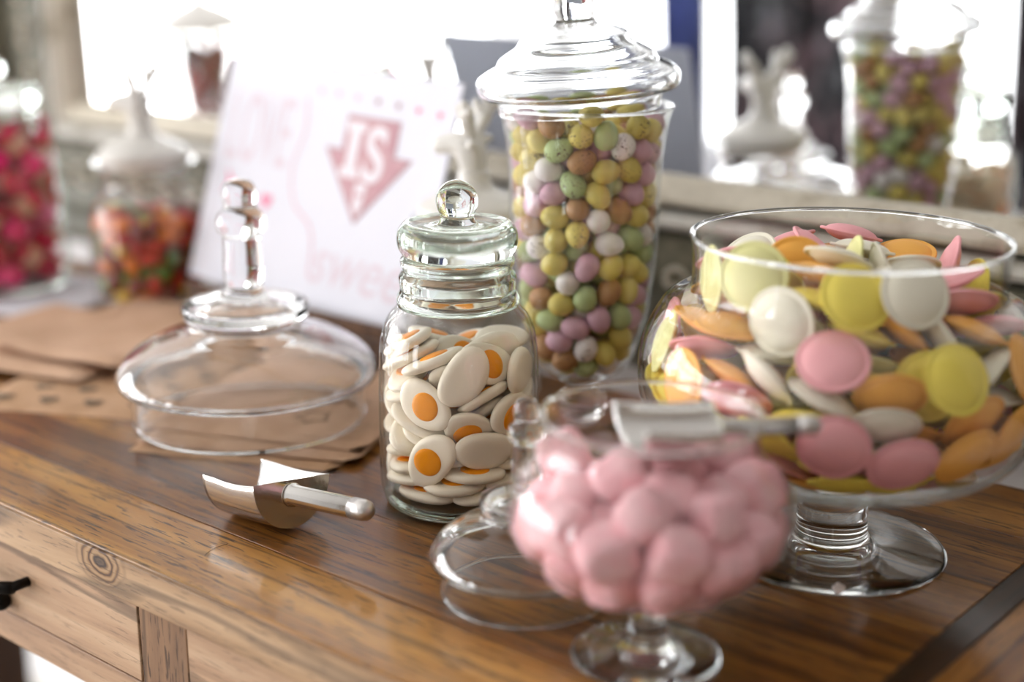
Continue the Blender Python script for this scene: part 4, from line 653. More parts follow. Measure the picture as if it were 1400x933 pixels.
'sau': [[0,525,15,626,4,87,47,13],[0,726,527,778,5,27,16,-95],[0,299,513,643,43,-1,-16,89],[0,22,257,582,5,1,5,-100],[0,-324,407,624,98,10,9,-14],[0,-733,77,692,97,5,16,18],[0,-125,-123,575,17,3,4,98],[0,-823,-282,771,90,-3,20,39],[0,139,-494,622,12,99,-6,3],[0,-349,-528,657,12,23,-96,12],[0,527,-364,659,1,85,-50,16],[0,950,-395,928,20,86,1,47],[0,204,-179,612,96,-10,10,25],[0,533,245,712,90,-22,-20,-31],[0,580,844,918,13,34,37,-85],[0,221,168,651,23,38,-88,-18],[0,-112,717,688,73,10,13,-66],[0,-938,337,874,89,14,44,-4],[0,-486,-205,644,95,-12,1,-30],[0,-997,-34,913,74,-29,26,-55],[0,-116,-757,728,18,70,-69,-1],[0,-194,-438,724,10,20,24,94],[0,420,-724,739,3,12,-20,-97],[0,850,170,752,18,52,82,17],[0,334,-67,730,49,2,-2,87],[0,883,613,1077,44,19,70,53],[0,-500,796,820,18,-75,54,34],[0,8,553,752,29,-95,-11,1],[0,-109,308,742,28,-7,-23,93],[0,-617,367,736,86,-4,7,50],[0,-683,-28,804,3,94,-29,-17],[0,-796,-670,1309,10,-71,-40,-57],[0,-446,-852,839,86,-41,5,-29],[0,-69,-372,780,95,-21,23,4],[0,-192,-971,956,74,-35,-8,-58],[0,1047,-30,982,50,43,70,28],[0,246,420,789,56,15,4,82],[0,545,588,851,93,24,-22,-19],[0,-190,1000,905,48,-83,-27,-6],[0,11,620,934,31,2,13,-94],[0,-395,673,844,90,36,22,-7],[0,-797,-56,972,71,-7,10,-69],[0,-385,127,647,24,-85,46,-2],[0,-685,-606,809,41,-28,-20,-85],[0,-373,-693,871,92,-27,14,22],[0,-51,-41,701,82,-9,17,54],[0,278,-436,760,100,-1,5,-7],[0,734,-188,751,3,5,11,99],[0,424,-201,850,1,-95,31,2],[0,932,-295,1089,80,-1,-51,-31],[0,245,811,774,7,12,9,-99],[0,182,1038,1002,46,-54,61,37],[0,-370,939,1075,83,41,20,-33],[0,-237,309,857,25,-89,39,0],[0,-352,-167,757,20,96,-1,-18],[0,-605,-379,832,15,-24,-3,-96],[0,-465,-966,1191,75,58,-33,5],[0,45,-259,857,56,2,16,81],[0,598,-527,868,82,-15,-25,-50],[0,777,-128,863,99,-11,5,-6],[0,899,-485,1364,20,53,-67,-49],[0,391,507,940,52,16,-25,80],[0,302,761,910,71,15,-2,-69],[0,-45,846,904,37,-92,-5,10],[0,-353,519,852,88,32,29,-23],[0,-967,235,1057,19,-93,-3,32],[0,-266,-43,853,96,-15,5,21],[0,-926,-374,995,25,-42,-84,24],[0,329,-749,939,67,15,20,-70],[0,64,-718,798,95,-14,16,-21],[0,467,-953,1022,51,-15,-59,-60],[0,741,-710,923,33,-9,86,-39],[0,83,110,821,83,7,-5,55],[0,590,797,1101,76,37,3,-53],[0,280,838,1085,95,22,-20,4],[0,81,592,1054,33,6,-12,93],[0,-583,243,877,87,-4,1,-49],[0,-796,544,925,40,-27,-86,18],[0,-236,108,960,23,-4,5,97],[0,-761,-592,1038,75,20,17,61],[0,99,-991,1000,35,72,-58,13],[0,242,-536,898,8,-47,87,15],[0,643,-756,1122,26,10,92,-29],[0,834,118,936,1,70,-64,31],[0,435,164,885,98,-2,-3,20],[0,712,407,926,5,-24,90,35],[0,598,670,1174,75,15,-34,54],[0,107,277,955,33,1,9,94],[0,12,959,1142,63,0,-22,75],[0,-797,103,1105,4,-84,-53,9],[0,-394,-505,929,97,-19,2,-14],[0,-919,-398,1301,61,-29,68,27],[0,-40,-695,957,97,-10,-8,18],[0,131,-93,946,22,8,6,97],[0,629,-456,990,8,-18,94,-29],[0,990,328,1081,64,-46,62,5],[0,389,445,1050,4,-12,95,29],[0,690,226,1025,8,45,88,10],[0,-655,784,1064,47,14,50,-71],[0,-248,405,1028,91,-5,-10,40],[0,763,618,1424,26,87,11,-40],[0,-748,-250,1060,26,-17,26,-92],[0,74,73,1110,62,22,-13,-74],[0,-590,-750,1084,3,-71,66,24],[0,-350,-755,1103,30,59,-72,-21],[0,375,-251,1000,9,-44,-89,8],[0,638,-698,1270,36,-38,23,82],[0,723,-225,1059,41,11,-24,-87],[0,371,-553,1100,4,91,-41,1],[0,1032,89,1320,26,-68,-46,50],[0,-242,758,1092,20,5,28,-94],[0,-329,674,1189,94,27,6,-18],[0,-454,880,1321,67,38,55,-34],[0,-607,644,1064,82,51,-4,28],[0,-449,-181,963,4,86,47,17],[0,-646,-405,1132,85,16,27,43],[0,-112,-974,1158,29,48,78,-27],[0,-146,-120,1159,15,9,-74,65],[0,231,-878,1105,1,-40,90,-17],[0,583,-241,1148,4,-62,74,-26],[0,344,-23,1060,6,14,95,-29],[0,883,17,1141,92,-4,-5,-38],[0,-659,591,1311,22,-71,-62,23],[0,178,373,1138,10,-59,-76,-26],[0,-617,357,1021,11,-2,8,-99],[0,-964,54,1227,79,-9,-17,58],[0,-486,24,1054,1,62,-74,26],[0,-647,-87,1216,97,-4,5,22],[0,382,-858,1451,94,28,19,-7],[0,41,-344,1044,47,2,-24,85],[0,343,-878,1252,14,15,13,97],[0,397,-629,1285,33,-17,28,88],[0,395,181,1119,64,-23,-49,-54],[0,642,492,1224,5,-5,51,-86],[0,193,717,1202,100,5,5,3],[0,-145,136,1142,23,25,-1,-94],[0,-477,330,1137,98,10,9,-15],[0,-859,330,1237,11,-37,-34,-86],[0,-242,-244,1221,67,73,-16,8],[0,-667,-415,1329,65,31,26,64],[0,-250,-445,1050,68,20,36,61],[0,146,-304,1204,5,-11,1,-99],[0,4,-659,1090,7,-26,96,-11],[0,400,-118,1235,24,6,3,97],[0,596,373,1285,51,-80,-30,-10],[0,872,315,1276,84,-10,-51,13],[0,250,525,1313,47,4,2,88],[0,207,926,1314,80,-22,3,-56],[0,-494,597,1366,62,24,12,73],[0,-811,480,1234,42,86,-8,-28],[0,-735,-63,1387,6,85,47,-25],[0,-456,-418,1171,49,46,-62,-40],[0,-474,-757,1342,33,2,-27,-91],[0,-234,-837,1244,3,15,24,96],[0,-113,-533,1203,93,-8,1,-35],[0,736,-448,1287,14,-27,62,-72],[0,487,749,1356,46,-14,88,0],[0,651,91,1178,26,-32,89,-20],[0,-96,911,1288,60,-7,2,-80],[0,171,208,1267,56,-3,6,82],[0,-87,399,1350,98,-11,14,-11],[0,-131,521,1212,30,-66,-69,2],[0,-232,135,1238,24,-40,88,-5],[0,-924,-213,1355,31,-21,-64,67],[0,34,-919,1305,86,-27,34,27],[0,-105,-657,1354,99,-10,3,7],[0,163,-658,1342,45,-25,82,-23],[0,594,-216,1336,7,95,-29,-10],[0,685,134,1348,71,4,-20,-67],[0,898,-159,1314,21,39,13,-89],[0,-342,712,1437,75,20,19,60],[0,16,-41,1380,59,-1,6,81],[0,-321,141,1473,9,-80,-59,8],[0,-415,312,1383,13,-94,-29,10],[0,-655,-282,1597,29,-25,6,92],[0,-548,252,1272,8,-96,24,15],[0,-307,-770,1502,7,-48,-87,5],[0,246,-279,1364,13,83,53,12],[0,415,-462,1319,88,-32,6,35],[0,253,775,1453,10,-4,-99,-12],[0,349,27,1398,17,36,-91,12],[0,266,442,1443,4,-73,68,10],[0,-720,438,1486,0,-61,-77,-17],[0,-199,-82,1576,52,44,29,-67],[0,-678,75,1454,26,68,-68,-1],[0,-432,-414,1541,8,-95,30,0],[0,-378,-37,1328,14,60,78,-1],[0,-980,102,1427,63,-38,-32,60],[0,-560,-614,1449,21,74,-64,-4],[0,-8,-342,1470,59,-6,65,46],[0,790,262,1483,33,-16,12,92],[0,686,11,1650,20,15,95,-20],[0,290,326,1570,85,1,-5,53],[0,620,-449,1773,84,35,40,8],[0,-45,612,1428,9,-22,-96,15],[0,36,137,1477,89,-10,10,43],[0,-646,196,1585,62,4,5,78],[0,-539,-594,1702,11,-56,-45,-69],[0,-239,-439,1362,39,-31,36,79],[0,-464,-258,1439,7,-52,85,10],[0,133,-569,1680,3,76,63,-15],[0,20,-602,1520,5,11,-91,40],[0,37,-802,1591,48,50,-50,52],[0,806,-79,1531,5,76,62,-19],[0,475,136,1465,61,-19,-6,-77],[0,497,605,1572,26,26,74,56],[0,313,664,1679,60,-36,71,3],[0,-289,215,1598,12,-22,-97,0],[0,-99,894,1452,62,-14,-13,-76],[0,-408,-54,1687,3,75,31,58],[0,-210,-231,1740,47,61,-26,58],[0,-295,-556,1672,12,-89,-17,40],[0,375,-633,1748,32,10,-88,-33],[0,129,-260,1576,39,-80,-10,-45],[0,371,-531,1523,27,1,18,95],[0,676,-244,1519,9,-46,-77,44],[0,162,93,1710,31,77,13,-54],[0,426,-307,1767,80,13,-5,59],[0,16,684,1582,35,2,14,-93],[0,-51,328,1605,34,45,-82,0],[0,20,683,1712,84,13,-5,52],[0,-477,490,1669,14,63,75,15],[0,-630,-275,1753,13,96,-3,23],[0,-187,-727,1793,63,58,-24,46],[0,-170,-480,1728,15,42,3,90],[0,218,-155,1597,56,-38,71,20],[0,529,-380,1547,27,92,6,-26],[0,87,-294,1859,46,-10,20,86],[0,420,-85,1651,37,-81,35,-28],[0,181,398,1701,19,6,96,-21],[0,-303,614,1807,50,-10,-10,-85],[0,-103,374,1779,99,-12,1,-3],[0,-293,166,1779,93,-21,30,-9],[0,-683,27,1706,88,35,4,-32],[0,-604,341,1754,83,12,-22,-50],[0,-316,511,1553,20,-97,15,0],[0,620,298,1569,17,-12,95,-25],[0,-3,25,1738,29,58,17,-74],[0,75,-451,1795,6,27,94,-21],[0,523,215,1713,16,17,97,9]]}

def side_words(v, r):
    a = v.dot(RGT)/r; f = -(v.x*ax.x+v.y*ax.y)/r
    s = 'left' if a < -.38 else ('right' if a > .38 else 'middle')
    d = 'front' if f > .25 else ('back' if f < -.35 else 'inner')
    return s, d
def band_words(z, z0, z1):
    q = (z-z0)/(z1-z0)
    return ['bottom', 'lower', 'middle', 'upper', 'top'][max(0, min(4, int(q*5)))]

PSC = {}
def scatter(key, origin, protos, choose, r, z0, z1, where, what, sc=(1, 1, 1), cat='sweet'):
    """protos: {name: (object, words)}; makes one individual per resting position"""
    used = set(); made = {}
    for row in DATA[key]:
        kd, x, y, z, w, a, b, c = row
        v = Vector((x*sc[0], y*sc[1], z*sc[2]))*PSC.get(key, 1.0)/10000
        nm = choose(kd, v); src, words = protos[nm]
        o = src if nm not in used else copy_tree(src)
        used.add(nm)
        o.location = origin + v; o.rotation_mode = 'QUATERNION'; o.rotation_quaternion = Quaternion((w, a, b, c)).normalized()
        s, d = side_words(Vector((v.x, v.y, 0)), r); h = band_words(v.z, z0, z1)
        o['category'] = cat; o['group'] = f'{words}s, {h} layer, {d} {s}, {where}'
        made.setdefault(f'{words} in the {h} layer, {d} {s} of {where}', []).append((o, d, h, v.dot(RGT)))
    ORD = ['leftmost', 'second from left', 'third from left', 'fourth from left', 'fifth from left', 'sixth from left', 'seventh from left']
    for lb, L in made.items():
        L.sort(key=lambda q: q[3])
        for i, (o, d, h, _) in enumerate(L):
            seen = len(L) > 1 and (d == 'front' or h == 'top') and len(L) <= 8
            o['label'] = lb if not seen else lb + ', ' + ('rightmost' if i == len(L)-1 else ORD[i])
            if len(L) == 1 or seen: del o['group']
    for nm, (src, _) in protos.items():
        if nm not in used:
            for ch in list(src.children): bpy.data.objects.remove(ch)
            bpy.data.objects.remove(src)

# sugar eggs
def egg_mesh(a, b):
    pr = []
    for k in range(15):
        t = PI*k/14; x = -math.cos(t)
        rr = b*math.sin(t)*(1 - .10*x); pr.append((rr if 0 < k < 14 else 0, x*a))
    me = lathe(pr, 20)
    for v in me.vertices: v.co = Vector((v.co.z, v.co.x, v.co.y))
    return me
em = {}
EC = {'yellow': '#e2d272', 'pink': '#d9afc0', 'green': '#b9cc90', 'brown': '#b98c5c', 'white': '#f4f0ee'}
protos = {}
for cname, h in EC.items():
    for spk in (0, 1):
        me = egg_mesh(.0103, .0083); me.materials.append(speckled('sugar_shell_%s%d' % (cname, spk), h, .0 if not spk else .10))
        if spk == 0: me.materials[0] = speckled('sugar_shell_'+cname, h, 0)
        o = mesh_obj('sugar_egg', me)
        protos[cname+str(spk)] = (o, ('speckled ' if spk else '')+{'pink': 'lilac pink', 'brown': 'light brown', 'green': 'pale green'}.get(cname, cname)+' sugar egg')
rg = random.Random(5)
def ch_egg(kd, v):
    return rg.choices(['yellow', 'pink', 'green', 'brown', 'white'], [31, 25, 20, 13, 11])[0] + ('1' if rg.random() < .17 else '0')
scatter('egg', EGGJ, protos, ch_egg, .05, .06, .246, 'tall jar', 'egg')

# fried egg gummies
M['gum_white'] = plain('cream_gum', '#faf0dc', .4, sss=.0, var=.05, bump=.08, bscale=120)
M['gum_yolk'] = plain('orange_gum', '#f79a00', .4, spec=.25, var=.12)
def disc_obj(a, b, hz, seed):
    rnd = random.Random(seed); p1, p2 = rnd.random()*6, rnd.random()*6
    pr = catmull([(0, -hz*.92), (.6, -hz*.95), (.86, -hz*.75), (.98, -hz*.25), (1.0, hz*.1), (.95, hz*.5), (.80, hz*.8), (.5, hz*.78), (0, hz*.75)], 2)
    me = lathe([(r if i not in (0, len(pr)-1) else 0, z) for i, (r, z) in enumerate(pr)], 36)
    for v in me.vertices:
        t = math.atan2(v.co.y, v.co.x); k = 1 + .05*math.sin(2*t+p1)+.035*math.sin(3*t+p2)
        v.co.x *= a*k; v.co.y *= b*k
    return me
protos = {}
for i, (a, b) in enumerate(((.0200, .0142), (.0188, .0152))):
    o = mesh_obj('fried_egg_gummy', disc_obj(a, b, .0040, i+3), M['gum_white'])
    y = catmull([(0, -.0004), (.0086, -.0002), (.0093, .0006), (.0074, .0017), (0, .0022)], 3)
    yk = mesh_obj('yolk', lathe(y, 28), M['gum_yolk'], o, (.0015*(1 if i else -1), .001, .0026))
    protos[i] = (o, ['oval egg gummy', 'rounded egg gummy'][i])
scatter('gum', GJ, protos, lambda kd, v: kd, .046, .01, .12, 'knob-lidded jar', 'gummy')

# flying saucers
def saucer():
    pr = [(0, -.0054), (.005, -.0052), (.010, -.0043), (.0142, -.0026), (.0160, -.0010), (.0168, -.0006), (.0190, -.0009), (.0195, 0), (.0190, .0009), (.0168, .0006), (.0160, .0010), (.0142, .0026), (.010, .0043), (.005, .0052), (0, .0054)]
    return lathe(catmull(pr, 2)[:-1] + [(0, .0054)], 40)
protos = {}
for n_, h, wd_ in (('y', '#fbe866', 'lemon yellow'), ('o', '#ffbe5c', 'pale orange'), ('p', '#ffb8be', 'pale pink'), ('w', '#fbf7e4', 'cream white'), ('g', '#f0eeaa', 'pale lime')):
    me = saucer(); me.materials.append(plain('rice_paper_'+n_, h, .62, spec=.3, var=.05, bump=.06, bscale=200))
    protos[n_] = (mesh_obj('saucer_sweet', me), wd_+' saucer sweet')
rg2 = random.Random(21)
scatter('sau', CB, protos, lambda kd, v: rg2.choices('yopwg', [27, 25, 18, 19, 11])[0], .11, .05, .185, 'large bowl', 'saucer')

# pink soft sweets
protos = {}
for i, d3 in enumerate(((.0150, .0130, .0119), (.0133, .0138, .0111), (.0120, .0120, .0114))):
    bm = bmesh.new(); bmesh.ops.create_cube(bm, size=2); bmesh.ops.subdivide_edges(bm, edges=bm.edges, cuts=7, use_grid_fill=True)
    rnd = random.Random(i)
    for v in bm.verts:
        c = v.co.copy(); p = 3.8; L = (abs(c.x)**p+abs(c.y)**p+abs(c.z)**p)**(1/p); c /= L
        k = 1+.035*math.sin(5*c.x+2*i)*math.cos(4*c.y)+.03*math.sin(6*c.z+1)
        v.co = Vector((c.x*d3[0]*k, c.y*d3[1]*k, c.z*d3[2]*k))
    me = from_bm(bm); me.materials.append(plain('pink_sugar_%d' % i, '#fabfc6', .8, spec=.3, var=.10, bump=.5, bscale=260, mottle='#fbccd1', mscale=110))
    protos[i] = (mesh_obj('pink_bonbon', me), ['oblong pink sugared sweet', 'squarish pink sugared sweet', 'small pink sugared sweet'][i])
scatter('pnk', PB, protos, lambda kd, v: kd, .06, .035, .12, 'small bowl', 'bonbon')

# far jars
protos = {}
me = lathe([(0, -.0125)]+[(.0125*math.cos(a), .0125*math.sin(a)) for a in [R_(x) for x in range(-75, 90, 15)]]+[(0, .0125)], 16)
me.materials.append(plain('magenta_foil', '#f01478', .35, metal=.0, var=.5, bump=.5, bscale=120))
protos['b'] = (mesh_obj('pink_sweet', me), 'magenta foil ball sweet')
me2 = me.copy(); me2.materials.clear(); me2.materials.append(plain('pale_pink_foil', '#ee86ae', .35, metal=.1, var=.3, bump=.5, bscale=120))
protos['c'] = (mesh_obj('pink_sweet', me2), 'pale pink ball sweet')
bm = bmesh.new(); tube(bm, [(-.016, 0, 0), (-.015, 0, 0), (.015, 0, 0), (.016, 0, 0)], [.009, .0118, .0118, .009], 16)
roll = obj('sweet_roll', bm, plain('crimson_wrapper', '#d00e4a', .4, var=.4, bump=.3), smooth=False)
bm = bmesh.new(); tube(bm, [(-.008, 0, 0), (.008, 0, 0)], .0121, 16, False); obj('paper_label', bm, plain('peach_label', '#e0b09a', .6, var=.2, bump=.1), roll)
protos['r'] = (roll, 'crimson sweet roll')
rg3 = random.Random(2)
scatter('jra', JA, protos, lambda kd, v: 'r' if kd == 1 else rg3.choice('bbbc'), .06, .01, .17, 'far left jar', 'sweet', sc=(1.0, 1.0, 1.04))
def bean(h, i, s=1.0):
    me = egg_mesh(.0115*s, .0070*s)
    for v in me.vertices: v.co.y += .0016*(v.co.x/.0115)**2 - .0008
    me.materials.append(plain('bean_%d' % i, h, .3, var=.15, coat=.15)); return mesh_obj('jelly_bean', me)
protos = {n_: (bean(h, i), w) for i, (n_, h, w) in enumerate((('o', '#e07a08', 'orange jelly bean'), ('r', '#c02a10', 'red jelly bean'), ('g', '#5f7a22', 'green jelly bean'), ('y', '#d8b028', 'yellow jelly bean'), ('d', '#7a2414', 'dark red jelly bean')))}
rg4 = random.Random(3)
scatter('jrb', JB, protos, lambda kd, v: rg4.choices('orgyd', [30, 24, 14, 16, 16])[0], .05, .01, .10, 'deer-lidded jar', 'bean')
protos = {n_: (bean(h, i+9, 1.6), w) for i, (n_, h, w) in enumerate((('r', '#a03018', 'large red jelly bean'), ('g', '#34561c', 'large green jelly bean'), ('d', '#5a1a10', 'large brown jelly bean')))}
scatter('jrd', JD, protos, lambda kd, v: rg4.choices('rgd', [35, 25, 40])[0], .055, .012, .18, 'tapered jar', 'bean', sc=(1.4, 1.4, 1.25))

bm = bmesh.new(); box(bm, (-.08, -.05, .0005), (.08, .05, .150), .004)
cbx = obj('cream_box', bm, plain('cream_cardboard', '#e8ddc4', .8, bump=.2), None, (-2.27, .12, FZ+.6980))
tag(cbx, 'cream cardboard box beside the tapered jar, reflected above the printed card', 'box')
# ------------------------------------------------------------------ scoops
def scoop(name, loc, az, tilt, k, label, hd=(-1, 0, 0), hl=.0714):
    """loc = centre of the back plate's top edge; the trough opens along +x"""
    t = empty(name, loc, az); tag(t, label, 'scoop'); t.scale = (k, k, k); t.rotation_euler = (tilt[0], tilt[1], az)
    r = .0303; n, m = 28, 14; th = .0009; O = Vector((0, 0, -r))
    def P(u, a, rr):   # u 0 back..1 mouth ; a -90..90 degrees from bottom
        s = math.sin(a); c = math.cos(a)
        L = .054 - .009*s + .004*s*s
        z = r - rr*c*(1.0-.06*u**3) - .0012*math.sin(PI*min(1, u*1.3))*abs(s)**5 + .0010*u**4*abs(s)**4
        return Vector((u*L, rr*s*(1+.02*u), z)) + O
    bm = bmesh.new(); G = []
    for rr in (r, r-th):
        G.append([[bm.verts.new(P(i/m, -PI/2+PI*j/n, rr)) for j in range(n+1)] for i in range(m+1)])
    for s in (0, 1):
        for i in range(m):
            for j in range(n):
                bm.faces.new((G[s][i][j], G[s][i+1][j], G[s][i+1][j+1], G[s][i][j+1]))
    for i in range(m):
        for j in (0, n): bm.faces.new((G[0][i][j], G[0][i+1][j], G[1][i+1][j], G[1][i][j]))
    for j in range(n): bm.faces.new((G[0][m][j], G[0][m][j+1], G[1][m][j+1], G[1][m][j]))
    obj('scoop_trough', bm, M['steel'], t, smooth=True)
    bm = bmesh.new(); A = []
    for x in (-.0006, .0006):
        A.append([bm.verts.new((x, r*math.sin(-PI/2+PI*j/n), -r*math.cos(-PI/2+PI*j/n))) for j in range(n+1)])
    bm.faces.new(A[0]); bm.faces.new(A[1][::-1])
    for j in range(n+1):
        j2 = (j+1) % (n+1); bm.faces.new((A[0][j], A[0][j2], A[1][j2], A[1][j]))
    obj('back_plate', bm, M['steel'], t)
    d = Vector(hd).normalized(); s0 = Vector((-.0005, 0, -.0092))
    L = hl
    bm = bmesh.new()
    pts = [s0+d*x for x in (0, .002, .003, L-.014)]
    tube(bm, pts, [.0080, .0074, .0064, .0064], 24)
    obj('scoop_handle', bm, M['steel'], t, smooth=True)
    bm = bmesh.new(); tube(bm, [s0+d*x for x in (L-.014, L-.006, L-.002, L+.0006, L+.0015)], [.0066, .0066, .0060, .0040, .0012], 24)
    obj('handle_cap', bm, M['steel_dull'], t, smooth=True)
    return t
scoop('metal_scoop', (-.6458, .5553, .0336), 3.1254, (.1474, .1098), 1.0, 'shiny steel scoop lying on the wood before the large lid', hl=.0700)
scoop('metal_scoop', (-.3520, .5715, .1360), R_(219), (0, R_(2)), .74, 'steel scoop resting on the pink sweets in the small bowl', hl=.066)

# ------------------------------------------------------------------ kraft paper bags
def bag(K, d, w, l, z, th, mat, label, curl=0.0, seed=0, zig=True):
    """flat paper bag: corner K, front edge direction d, width w, length l going back"""
    d = Vector((d[0], d[1], 0)).normalized(); p = Vector((-d.y, d.x, 0)); rnd = random.Random(seed)
    t = empty('paper_bag', (K[0], K[1], z)); tag(t, label, 'paper bag')
    n = 18; bm = bmesh.new(); g = []
    ph = rnd.random()*6
    for s in (0, 1):
        rows = []
        for i in range(n+1):
            row = []
            for j in range(n+1):
                u, v = i/n, j/n; e = min(u, 1-u, v, 1-v)*2
                h = th*(min(1, e*6)**.5) if s else 0
                h += (.0012*math.sin(5*u+ph)*math.sin(4*v+ph) * e if s else 0)
                c = curl*((1-v)**3*.6*(.4+.6*math.sin(u*3+ph)**2) + .5*(1-u)**4)
                zz = (.0012 if i % 2 and zig and j == n else 0)
                q = d*(u*w) + p*(v*l + zz*1.5); row.append(bm.verts.new((q.x, q.y, .0002+h+c)))
            rows.append(row)
        g.append(rows)
    for s in (0, 1):
        for i in range(n):
            for j in range(n):
                f = (g[s][i][j], g[s][i+1][j], g[s][i+1][j+1], g[s][i][j+1]); bm.faces.new(f if s else f[::-1])
    for i in range(n):
        for (a, b) in (((i, 0), (i+1, 0)), ((i, n), (i+1, n)), ((0, i), (0, i+1)), ((n, i), (n, i+1))):
            bm.faces.new((g[0][a[0]][a[1]], g[0][b[0]][b[1]], g[1][b[0]][b[1]], g[1][a[0]][a[1]]))
    obj('paper_body', bm, mat, t, smooth=False)
    # folded bottom flap
    bm = bmesh.new(); fl = .035
    M4 = Matrix(((d.x, p.x, 0, 0), (d.y, p.y, 0, 0), (0, 0, 1, 0), (0, 0, 0, 1)))
    box(bm, (w*.06, l*.80, th+.0004), (w*.94, l*.80+fl*.8, th+.0010), 0, M4); obj('folded_flap', bm, mat, t)
    return t, M4
def flat_poly(name, pts, z, th, mat, parent, M4):
    bm = bmesh.new(); a = [bm.verts.new(M4 @ Vector((x, y, z))) for x, y in pts]; b = [bm.verts.new(M4 @ Vector((x, y, z+th))) for x, y in pts]
    n = len(pts); bm.faces.new(a[::-1]); bm.faces.new(b)
    for i in range(n): bm.faces.new((a[i], a[(i+1) % n], b[(i+1) % n], b[i]))
    return obj(name, bm, mat, parent)
def heart(cx, cy, s, n=18):
    out = []
    for k in range(n):
        t = 2*PI*k/n; out.append((cx+s*16*math.sin(t)**3/17, cy+s*(13*math.cos(t)-5*math.cos(2*t)-2*math.cos(3*t)-math.cos(4*t))/17))
    return out
b1, m1 = bag((-1.026, .551), (.88, .475), .170, .27, 0, .0035, M['kraft'], 'brown paper bag printed with rows of dark hearts, lowest at the left', seed=1)
for r_ in range(5):
    for c_ in range(5):
        flat_poly('printed_heart', heart(.022+.038*c_+(.018 if r_ % 2 else 0), .022+.030*r_, .0085), .0036 + .0008, .0003, M['ink'], b1, m1)
b2, m2 = bag((-1.190, .585), (.97, .24), .20, .19, .0052, .004, M['kraft2'], 'brown paper bag with upturned corner under the topmost one at left', curl=.006, seed=4)
b3, m3 = bag((-1.128, .632), (.985, .17), .150, .20, .0120, .004, M['kraft2'], 'topmost brown paper bag at the left with a curled front edge', curl=.010, seed=7)
b4, m4 = bag((-.846, .575), (.91, .41), .160, .26, 0, .0035, M['kraft'], 'lowest brown paper bag under the large glass lid', seed=9)
b5, m5 = bag((-.848, .583), (.902, .432), .170, .25, .0041, .0030, M['kraft2'], 'middle brown paper bag under the large glass lid', seed=10)
b6, m6 = bag((-.866, .600), (.925, .38), .178, .24, .0078, .0030, M['kraft2'], 'topmost brown paper bag with a stamped motif, under the large glass lid', seed=12)
def ribbon(name, pts, wd_, z, mat, parent, M4):
    bm = bmesh.new(); P = catmull([(x, y) for x, y in pts], 5); prev = None
    for i, (x, y) in enumerate(P):
        a = P[max(i-1, 0)]; b = P[min(i+1, len(P)-1)]; dx, dy = b[0]-a[0], b[1]-a[1]; L = math.hypot(dx, dy) or 1
        nx, ny = -dy/L*wd_/2, dx/L*wd_/2
        cur = [bm.verts.new(M4 @ Vector((x+nx*s, y+ny*s, z+h))) for s, h in ((1, 0), (-1, 0), (-1, .0003), (1, .0003))]
        if prev:
            for k in range(4): bm.faces.new((prev[k], prev[(k+1) % 4], cur[(k+1) % 4], cur[k]))
        prev = cur
    return obj(name, bm, mat, parent)
st_ = [(.118+.014*math.cos(a*PI/5+.3)*(1 if a % 2 else .6), .050+.014*math.sin(a*PI/5+.3)*(1 if a % 2 else .6)) for a in range(11)]
ribbon('stamped_star', st_, .0012, .0038, M['ink'], b6, m6)
ribbon('stamped_flourish', [(.085, .078), (.092, .092), (.101, .080), (.108, .094), (.117, .082), (.126, .096), (.134, .084), (.145, .094)], .0013, .0038, M['ink'], b6, m6)
ribbon('stamped_flourish', [(.050, .080), (.058, .094), (.066, .082), (.074, .096), (.084, .083), (.094, .096), (.106, .084)], .0013, .0048, M['ink'], b3, m3)
# white paper under the far left jar
bm = bmesh.new()
box(bm, (-.13, -.060, .0003), (.10, .10, .0028), .0005, Matrix.Rotation(R_(12), 4, 'Z'))
tag(obj('paper_sheet', bm, M['napkin'], None, (-1.32, .775, 0)), 'white paper sheet lying under the far left pink jar', 'paper')

# ------------------------------------------------------------------ the printed card on its little stand
TL, TR, BL = Vector((-1.105, .903, .247)), Vector((-.796, .885, .241)), Vector((-1.1078, .842, .047))
cu = (TR-TL).normalized(); cn = cu.cross(BL-TL).normalized(); cv = cn.cross(cu); CW, CH = .311, .213
if cn.y > 0: pass
CM = Matrix((( cu.x, cv.x, cn.x, TL.x), (cu.y, cv.y, cn.y, TL.y), (cu.z, cv.z, cn.z, TL.z), (0, 0, 0, 1)))
front = -1.0 if cn.dot(Vector((0, -1, 0))) < 0 else 1.0     # which side of the card faces the room
card = empty('printed_card', (TL+cu*CW/2+cv*CH)); tag(card, 'white card printed with a dusty pink down arrow reading IS, propped behind the jars', 'card')
CI = Matrix.Translation(-card.location) @ CM
def cbox(name, u0, v0, u1, v1, h0, h1, mat, parent=card):
    bm = bmesh.new(); box(bm, (u0, v0, min(h0*front, h1*front)), (u1, v1, max(h0*front, h1*front)), 0, CI); return obj(name, bm, mat, parent)
cbox('card_sheet', 0, 0, CW, CH, 0, .0016, M['card'])
cbox('card_backing', .0, .0, CW, CH, -.0012, -.0001, M['card_back_shade'])  # rear face, carrying the painted-in shade
def cpoly(name, pts, h, mat, th=.00025):
    bm = bmesh.new(); pts = [(x/1000, y/1000) for x, y in pts]
    a = [bm.verts.new(CI @ Vector((x, y, h*front))) for x, y in pts]; b = [bm.verts.new(CI @ Vector((x, y, (h+th)*front))) for x, y in pts]
    n = len(pts); bm.faces.new(a); bm.faces.new(b)
    for i in range(n): bm.faces.new((a[i], a[(i+1) % n], b[(i+1) % n], b[i]))
    return obj(name, bm, mat, card)
